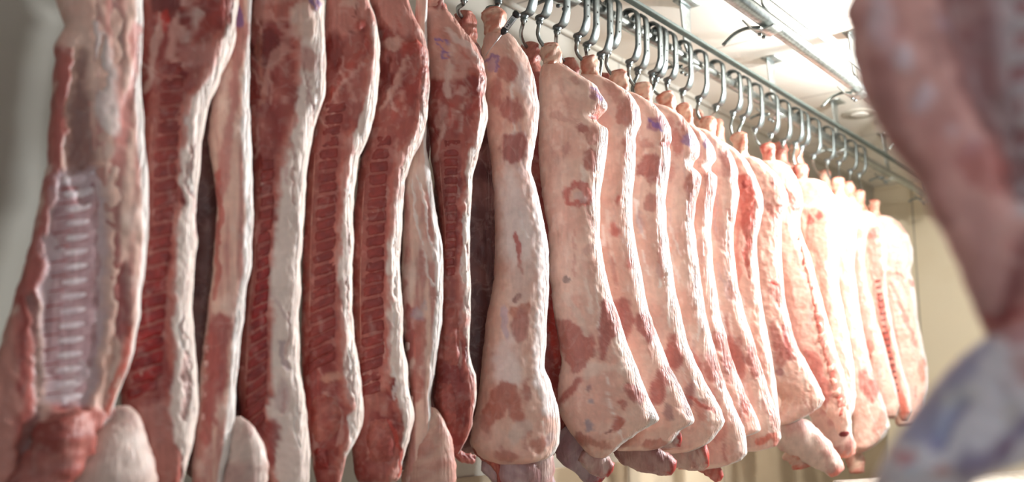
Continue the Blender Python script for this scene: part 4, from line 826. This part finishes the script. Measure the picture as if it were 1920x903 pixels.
R22 = [(392, 1622), (400, 1636), (420, 1652), (445, 1662), (480, 1664), (520, 1660), (570, 1666), (630, 1680), (690, 1694), (730, 1706), (770, 1712), (790, 1704)]
c22, b22, pl22 = fat_side('pork half with a dark sawn toothed spine, next to last in the row', 1612, (1610, 358), [(392, 1598), (450, 1606), (540, 1620), (640, 1640), (720, 1660), (790, 1690)], R22, seed=22, thick=.05, rim=.7, pats=[
        (B([(425, 1624, 1648), (480, 1628, 1655), (530, 1632, 1652), (620, 1650, 1668), (700, 1668, 1684), (790, 1690, 1700)], 3, 4), (200, 120, 104), .85, -.002), (E(1636, 440, 9, 14), (196, 70, 56), .7, 0), (PG([(1676, 730), (1690, 730), (1705, 775), (1690, 775)], 3, 3), (196, 100, 82), .8, 0)])
sp = [(y, np.interp(y, [500, 620, 740], [1633, 1650, 1674]), np.interp(y, [500, 620, 740], [1650, 1668, 1690])) for y in np.linspace(520, 745, 14)]
bed = pad(b22, 'spine', c22, sp, .002, (176, 84, 70), (150, 66, 56), 9, 50, seed=221)
for i in range(18):
    y = 528 + i*12; xl = np.interp(y, [r[0] for r in sp], [r[1] for r in sp]); xr = np.interp(y, [r[0] for r in sp], [r[2] for r in sp])
    pad(b22, 'vertebra', bed, [(y-3.6, xl+2, xr-1), (y+3.6, xl+2, xr-1)], .006, (130, 62, 52), (110, 50, 44), 7, 7, -.15, seed=2200+i, pw=3)

R23 = [(402, 1650), (405, 1668), (418, 1688), (440, 1704), (465, 1712), (490, 1712), (512, 1708), (530, 1714), (560, 1718), (600, 1722), (650, 1732), (690, 1740), (730, 1742), (770, 1735), (800, 1715)]
c23, b23, pl23 = fat_side('beige pork half last in the row, nearest the end wall', 1640, (1638, 376), [(402, 1622), (450, 1628), (560, 1640), (650, 1655), (740, 1668), (800, 1680)], R23, seed=24, thick=.06, pats=[
        (E(1690, 425, 20, 7, 35), (196, 140, 122), .7, 0), (E(1683, 492, 7, 9), (176, 130, 122), .6, 0), (E(1708, 530, 7, 9), (180, 112, 100), .8, 0), (S([(1668, 530), (1690, 580), (1718, 650)], 4), (196, 128, 118), .8, -.004), (S([(1660, 540), (1680, 640), (1690, 720)], 4), (190, 150, 138), .7, -.006), (E(1675, 520, 30, 6, 10), (176, 130, 120), .6, -.006), (E(1728, 690, 8, 26), (206, 124, 106), .7, 0)])

# ------------------------------------------------------------------ the row behind, glimpsed between the halves
def back_half(label, px, wpx, ybot, seed, base='dark', hock=None, red=True, pats=(), legs=(), lean_px=0):
    pl = Plane(px, XB); top = pl.y_of_z(2.27, px) if hock is None else hock[1]; f = 3.4/pl.dep
    h = ybot-top
    left = [(top+55*f, px-20*f), (top+.12*h, px-.30*wpx), (top+.22*h, px-.45*wpx), (top+.4*h, px-.40*wpx+lean_px*.4), (top+.7*h, px-.42*wpx+lean_px*.7), (top+.9*h, px-.46*wpx+lean_px), (ybot, px-.2*wpx+lean_px)]
    right = [(top+55*f, px+22*f), (top+.12*h, px+.32*wpx), (top+.22*h, px+.46*wpx), (top+.4*h, px+.40*wpx+lean_px*.4), (top+.7*h, px+.44*wpx+lean_px*.7), (top+.9*h, px+.5*wpx+lean_px), (ybot, px+.25*wpx+lean_px)]
    return fat_side(label, px, (px, top), left, right, pats, seed, XB, .055, 2.5, 0, legs, base, None, 1.1, 1.0, red, 3, nv=140, na=64)
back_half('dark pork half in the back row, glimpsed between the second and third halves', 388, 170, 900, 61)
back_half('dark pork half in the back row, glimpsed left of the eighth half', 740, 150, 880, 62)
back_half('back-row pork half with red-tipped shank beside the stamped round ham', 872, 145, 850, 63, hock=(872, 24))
back_half('back-row pork half whose red shank end shows right of the thermometer', 994, 140, 862, 64, base='lean', hock=(994, 82),
    pats=[(E(1040, 620, 10, 60), (186, 60, 50), .8, 0)], lean_px=6, legs=[([(1058, 800, .02, 26), (1080, 840, .03, 33), (1108, 880, .04, 24), (1126, 902, .04, 14)], (186, 164, 170), (160, 122, 128), (168, 40, 36))])
back_half('back-row bloody shank end right of the ring-bruised half\'s hock', 1067, 120, 845, 65, hock=(1067, 112))
back_half('back-row pork half, small red shank end between the next two hocks', 1132, 110, 830, 66, hock=(1130, 140))
back_half('back-row pork half, tan shank end level with the hanger cluster', 1304, 84, 800, 67, hock=(1302, 207), red=False, base='skin')
back_half('back-row pork half, tan shank just left of the tallest far hock', 1342, 80, 790, 68, hock=(1340, 226), red=False, base='skin')
back_half('back-row pork half with raw pink shank stubs, left of the grey shank', 1462, 66, 780, 69, hock=(1456, 268), base='skin')
back_half('back-row pork half with a pale grey shank under the far hangers', 1492, 60, 780, 70, hock=(1486, 272), base='skin', red=False)
back_half('back-row pork half with white shank near the end of the long rail', 1546, 56, 770, 71, hock=(1542, 320), base='skin', red=False)
for x, y in ((872, 2), (936, 8)):
    hanger(x, pl9.y_of_z(2.40, x), 'hook hanger above the ' + ('red-tipped back-row shank' if x < 900 else 'hock with the thermometer'), x, to=(at_x(872, 34, XB) if x < 900 else at_x(920, 28, XR)))
for x, q in ((388, 'back-row half beside the second half'), (740, 'back-row half left of the stamped ham')):
    p_ = Plane(x, XR); hanger(x, p_.y_of_z(2.42, x), 'hook hanger above the ' + q, x, to=at_x(x, Plane(x, XB).y_of_z(2.24, x), XB))

# ------------------------------------------------------------------ thermometer
o_ = b9.surf(np.array([908.]), np.array([112.]))[0]
A_ = pl9.map(np.array([907., 957.]), np.array([110., 46.])); tip = A_[0] + pl9.en*(o_+.001); headp = A_[1] + pl9.en*.105
ax = headp-tip; ln = np.linalg.norm(ax); ax /= ln; sd = np.cross(ax, pl9.en); sd /= np.linalg.norm(sd); nr = np.cross(sd, ax)
if nr @ pl9.en < 0: nr = -nr
th = thing('thermometer', 'black digital probe thermometer stuck into the ham of the ninth half', 'thermometer', tip)
k = MB(); k.tube([tip, tip+ax*ln*.5], [.0014, .0024], 8); k.build('probe', M_probe, th)
s0 = tip + ax*ln*.50
M3 = np.stack([sd, ax, nr], 1); L3 = ln*.53
k = MB(); k.box(s0+ax*L3*.52, (.021, L3*.72, .014), M3, .004); k.tube([s0, s0+ax*L3*.06, s0+ax*L3*.12, s0+ax*L3*.24], [.004, .008, .012, .0125], 12); k.build('handle', M_black, th)
k = MB(); k.tube([s0+ax*L3*.80, s0+ax*L3*.86, s0+ax*L3*.96, s0+ax*L3], [.012, .0145, .014, .009], 14); k.build('cap', M_black, th)
k = MB(); k.box(s0+ax*L3*.52+nr*.0075, (.017, L3*.5, .002), M3, .0008); lb = k.build('faceplate', M_label, th)
k = MB(); k.box(s0+ax*L3*.58+nr*.0088, (.011, L3*.22, .0015), M3, .0005); k.build('display', M_lcd, lb)
k = MB()
for q in (.34, .42): k.lathe(s0+ax*L3*q+nr*.0082, nr, [(.003, 0), (.003, .0012), (.002, .0016)], 10)
k.build('button', M_black, lb)

# ------------------------------------------------------------------ blurred foreground half
pl = Plane(1800, depth=1.12)
fg = carcass('large blurred pork half close in the foreground at the right', pl)
topy = pl.y_of_z(2.31, 1800)
bf = Body(pl, [(topy, 1800), (topy+160, 1780), (topy+420, 1690), (-400, 1610), (-200, 1600), (-60, 1602), (0, 1592), (25, 1578), (45, 1584), (60, 1596), (100, 1596), (150, 1606), (200, 1622), (250, 1652), (300, 1690), (350, 1722), (400, 1742), (450, 1768), (500, 1792), (560, 1814), (600, 1832), (625, 1850), (680, 1880), (760, 1930)],
    [(topy, 1850), (topy+160, 1900), (topy+420, 2020), (-400, 2120), (0, 2150), (300, 2160), (500, 2140), (620, 2110), (760, 2060)], thick=.06, e=2.8, base='mauve', seed=91, kb=.8, nv=260, na=110, rim=2, wob=2, pats=[
        (B([(-200, 1870, 2200), (0, 1860, 2200), (200, 1870, 2200), (420, 1890, 2200)], 14, 12), (186, 172, 176), .9, -.012),
        (B([(-60, 1760, 1862), (100, 1776, 1866), (200, 1800, 1880), (300, 1850, 1900), (380, 1880, 1930)], 14, 16), (128, 84, 86), .85, -.018),
        (E(1650, 70, 22, 50, -6, .6), (226, 206, 216), .85, .004), (E(1687, 130, 28, 25, 0, .6), (230, 212, 220), .9, .004), (E(1728, 202, 23, 23, 0, .6), (220, 196, 204), .85, .004), (E(1778, 270, 13, 18, 0, .7), (216, 190, 198), .8, 0), (E(1815, 300, 12, 20, 0, .7), (216, 190, 200), .7, 0), (E(1662, 95, 30, 70, 0, .8), (196, 130, 124), .5, 0),  # pale blobs are highlights painted into the flesh colour
        (E(1780, 80, 30, 60, 10), (146, 96, 94), .5, 0), (E(1770, 70, 12, 10), (196, 170, 186), .6, 0),
        (S([(1640, 150), (1690, 280), (1760, 420)], 24), (156, 98, 94), .6, 0), (E(1850, 330, 60, 34, 20), (182, 92, 86), .6, 0), (S([(1930, 470), (1900, 540), (1870, 590)], 30), (120, 44, 44), .85, -.006), (E(1850, 570, 30, 40), (196, 150, 146), .6, 0), (S([(1840, 600), (1900, 596), (1960, 585)], 13), (150, 46, 44), .8, 0), (S([(1835, 420), (1845, 520)], 28), (190, 140, 136), .5, 0)])
bf.build('side', fg)
cage = pad(bf, 'rib_cage', fg, [(-60, 1880, 2080), (200, 1884, 2080), (400, 1900, 2080)], .002, (150, 104, 108), (166, 120, 120), 16, 50, seed=95, pw=8)
for i in range(8):
    y = -50 + i*58
    pad(bf, 'rib', cage, [(y-19, 1866+i*4, 2080), (y+19, 1866+i*4, 2080)], .010, (200, 190, 192), (184, 166, 172), 18, 10, -.1, seed=950+i, pw=3, mat=M_flesh)
sh = Body(pl, [(598, 1905), (620, 1868), (640, 1838), (665, 1808), (700, 1772), (750, 1728), (800, 1690), (850, 1658), (900, 1640), (960, 1636), (1020, 1650), (1080, 1690)],
    [(598, 2040), (640, 2080), (720, 2090), (800, 2040), (850, 1960), (872, 1915), (888, 1862), (905, 1826), (960, 1800), (1020, 1780), (1080, 1745)], thick=.07, e=2.3, base='skin', seed=92, rim=2, nv=200, na=100, wob=0, shift=.012, pats=[
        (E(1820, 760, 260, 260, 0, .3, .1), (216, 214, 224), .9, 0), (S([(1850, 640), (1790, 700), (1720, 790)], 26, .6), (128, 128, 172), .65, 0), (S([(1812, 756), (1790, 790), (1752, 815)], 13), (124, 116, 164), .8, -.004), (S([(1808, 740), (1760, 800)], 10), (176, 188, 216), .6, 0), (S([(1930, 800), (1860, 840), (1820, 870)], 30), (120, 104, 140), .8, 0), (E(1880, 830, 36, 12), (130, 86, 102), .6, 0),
        (E(1692, 848, 18, 14, -40), (196, 116, 124), .75, 0), (E(1768, 868, 22, 13), (190, 124, 118), .75, 0), (E(1800, 735, 40, 26), (196, 190, 186), .5, 0), (E(1875, 725, 24, 16), (166, 148, 152), .6, 0), (E(1892, 770, 30, 40), (180, 170, 164), .6, 0), (E(1706, 870, 14, 14), (196, 214, 232), .6, 0), (E(1915, 690, 40, 60), (186, 128, 122), .7, 0), (E(1900, 625, 60, 22), (176, 100, 98), .7, 0)])
sh.build('shoulder', fg)
hanger(1800, pl.y_of_z(2.40, 1800), 'hook hanger above the blurred foreground half', 999, X=float(pl.P0[0]))

# ------------------------------------------------------------------ table at the bottom right
tb = thing('cutting_table', 'low metal-topped table at the lower right edge, wet and scuffed', 'table', (0, 0, 0))
zt = .58
def on_z(px, py, z):
    d = ray(px, py); return CAM + d*((z-1.0)/d[2])
f0 = on_z(1560., 900., zt); f1 = on_z(2050., 872., zt)
dx = f1-f0; lx = np.linalg.norm(dx); dx /= lx; dy = np.array((dx[1], -dx[0], 0.)); M3 = np.stack([dx, dy, Zv], 1); wy = 1.2
if (CAM-f0) @ dy < 0: dy = -dy; M3 = np.stack([-dx, dy, Zv], 1)
cen = (f0+f1)/2 + dy*wy/2; tb.location = (cen[0], cen[1], 0)
k = MB(); k.box(cen + Zv*-.025, (lx, wy, .05), M3, .006); k.build('table_top', M_table, tb)
for sx in (-1, 1):
    for sy in (-1, 1):
        q = cen + dx*sx*(lx/2-.08) + dy*sy*(wy/2-.08); k = MB(); k.tube([(q[0], q[1], 0), (q[0], q[1], zt-.045)], .022, 12); k.build('leg', M_rail, tb)
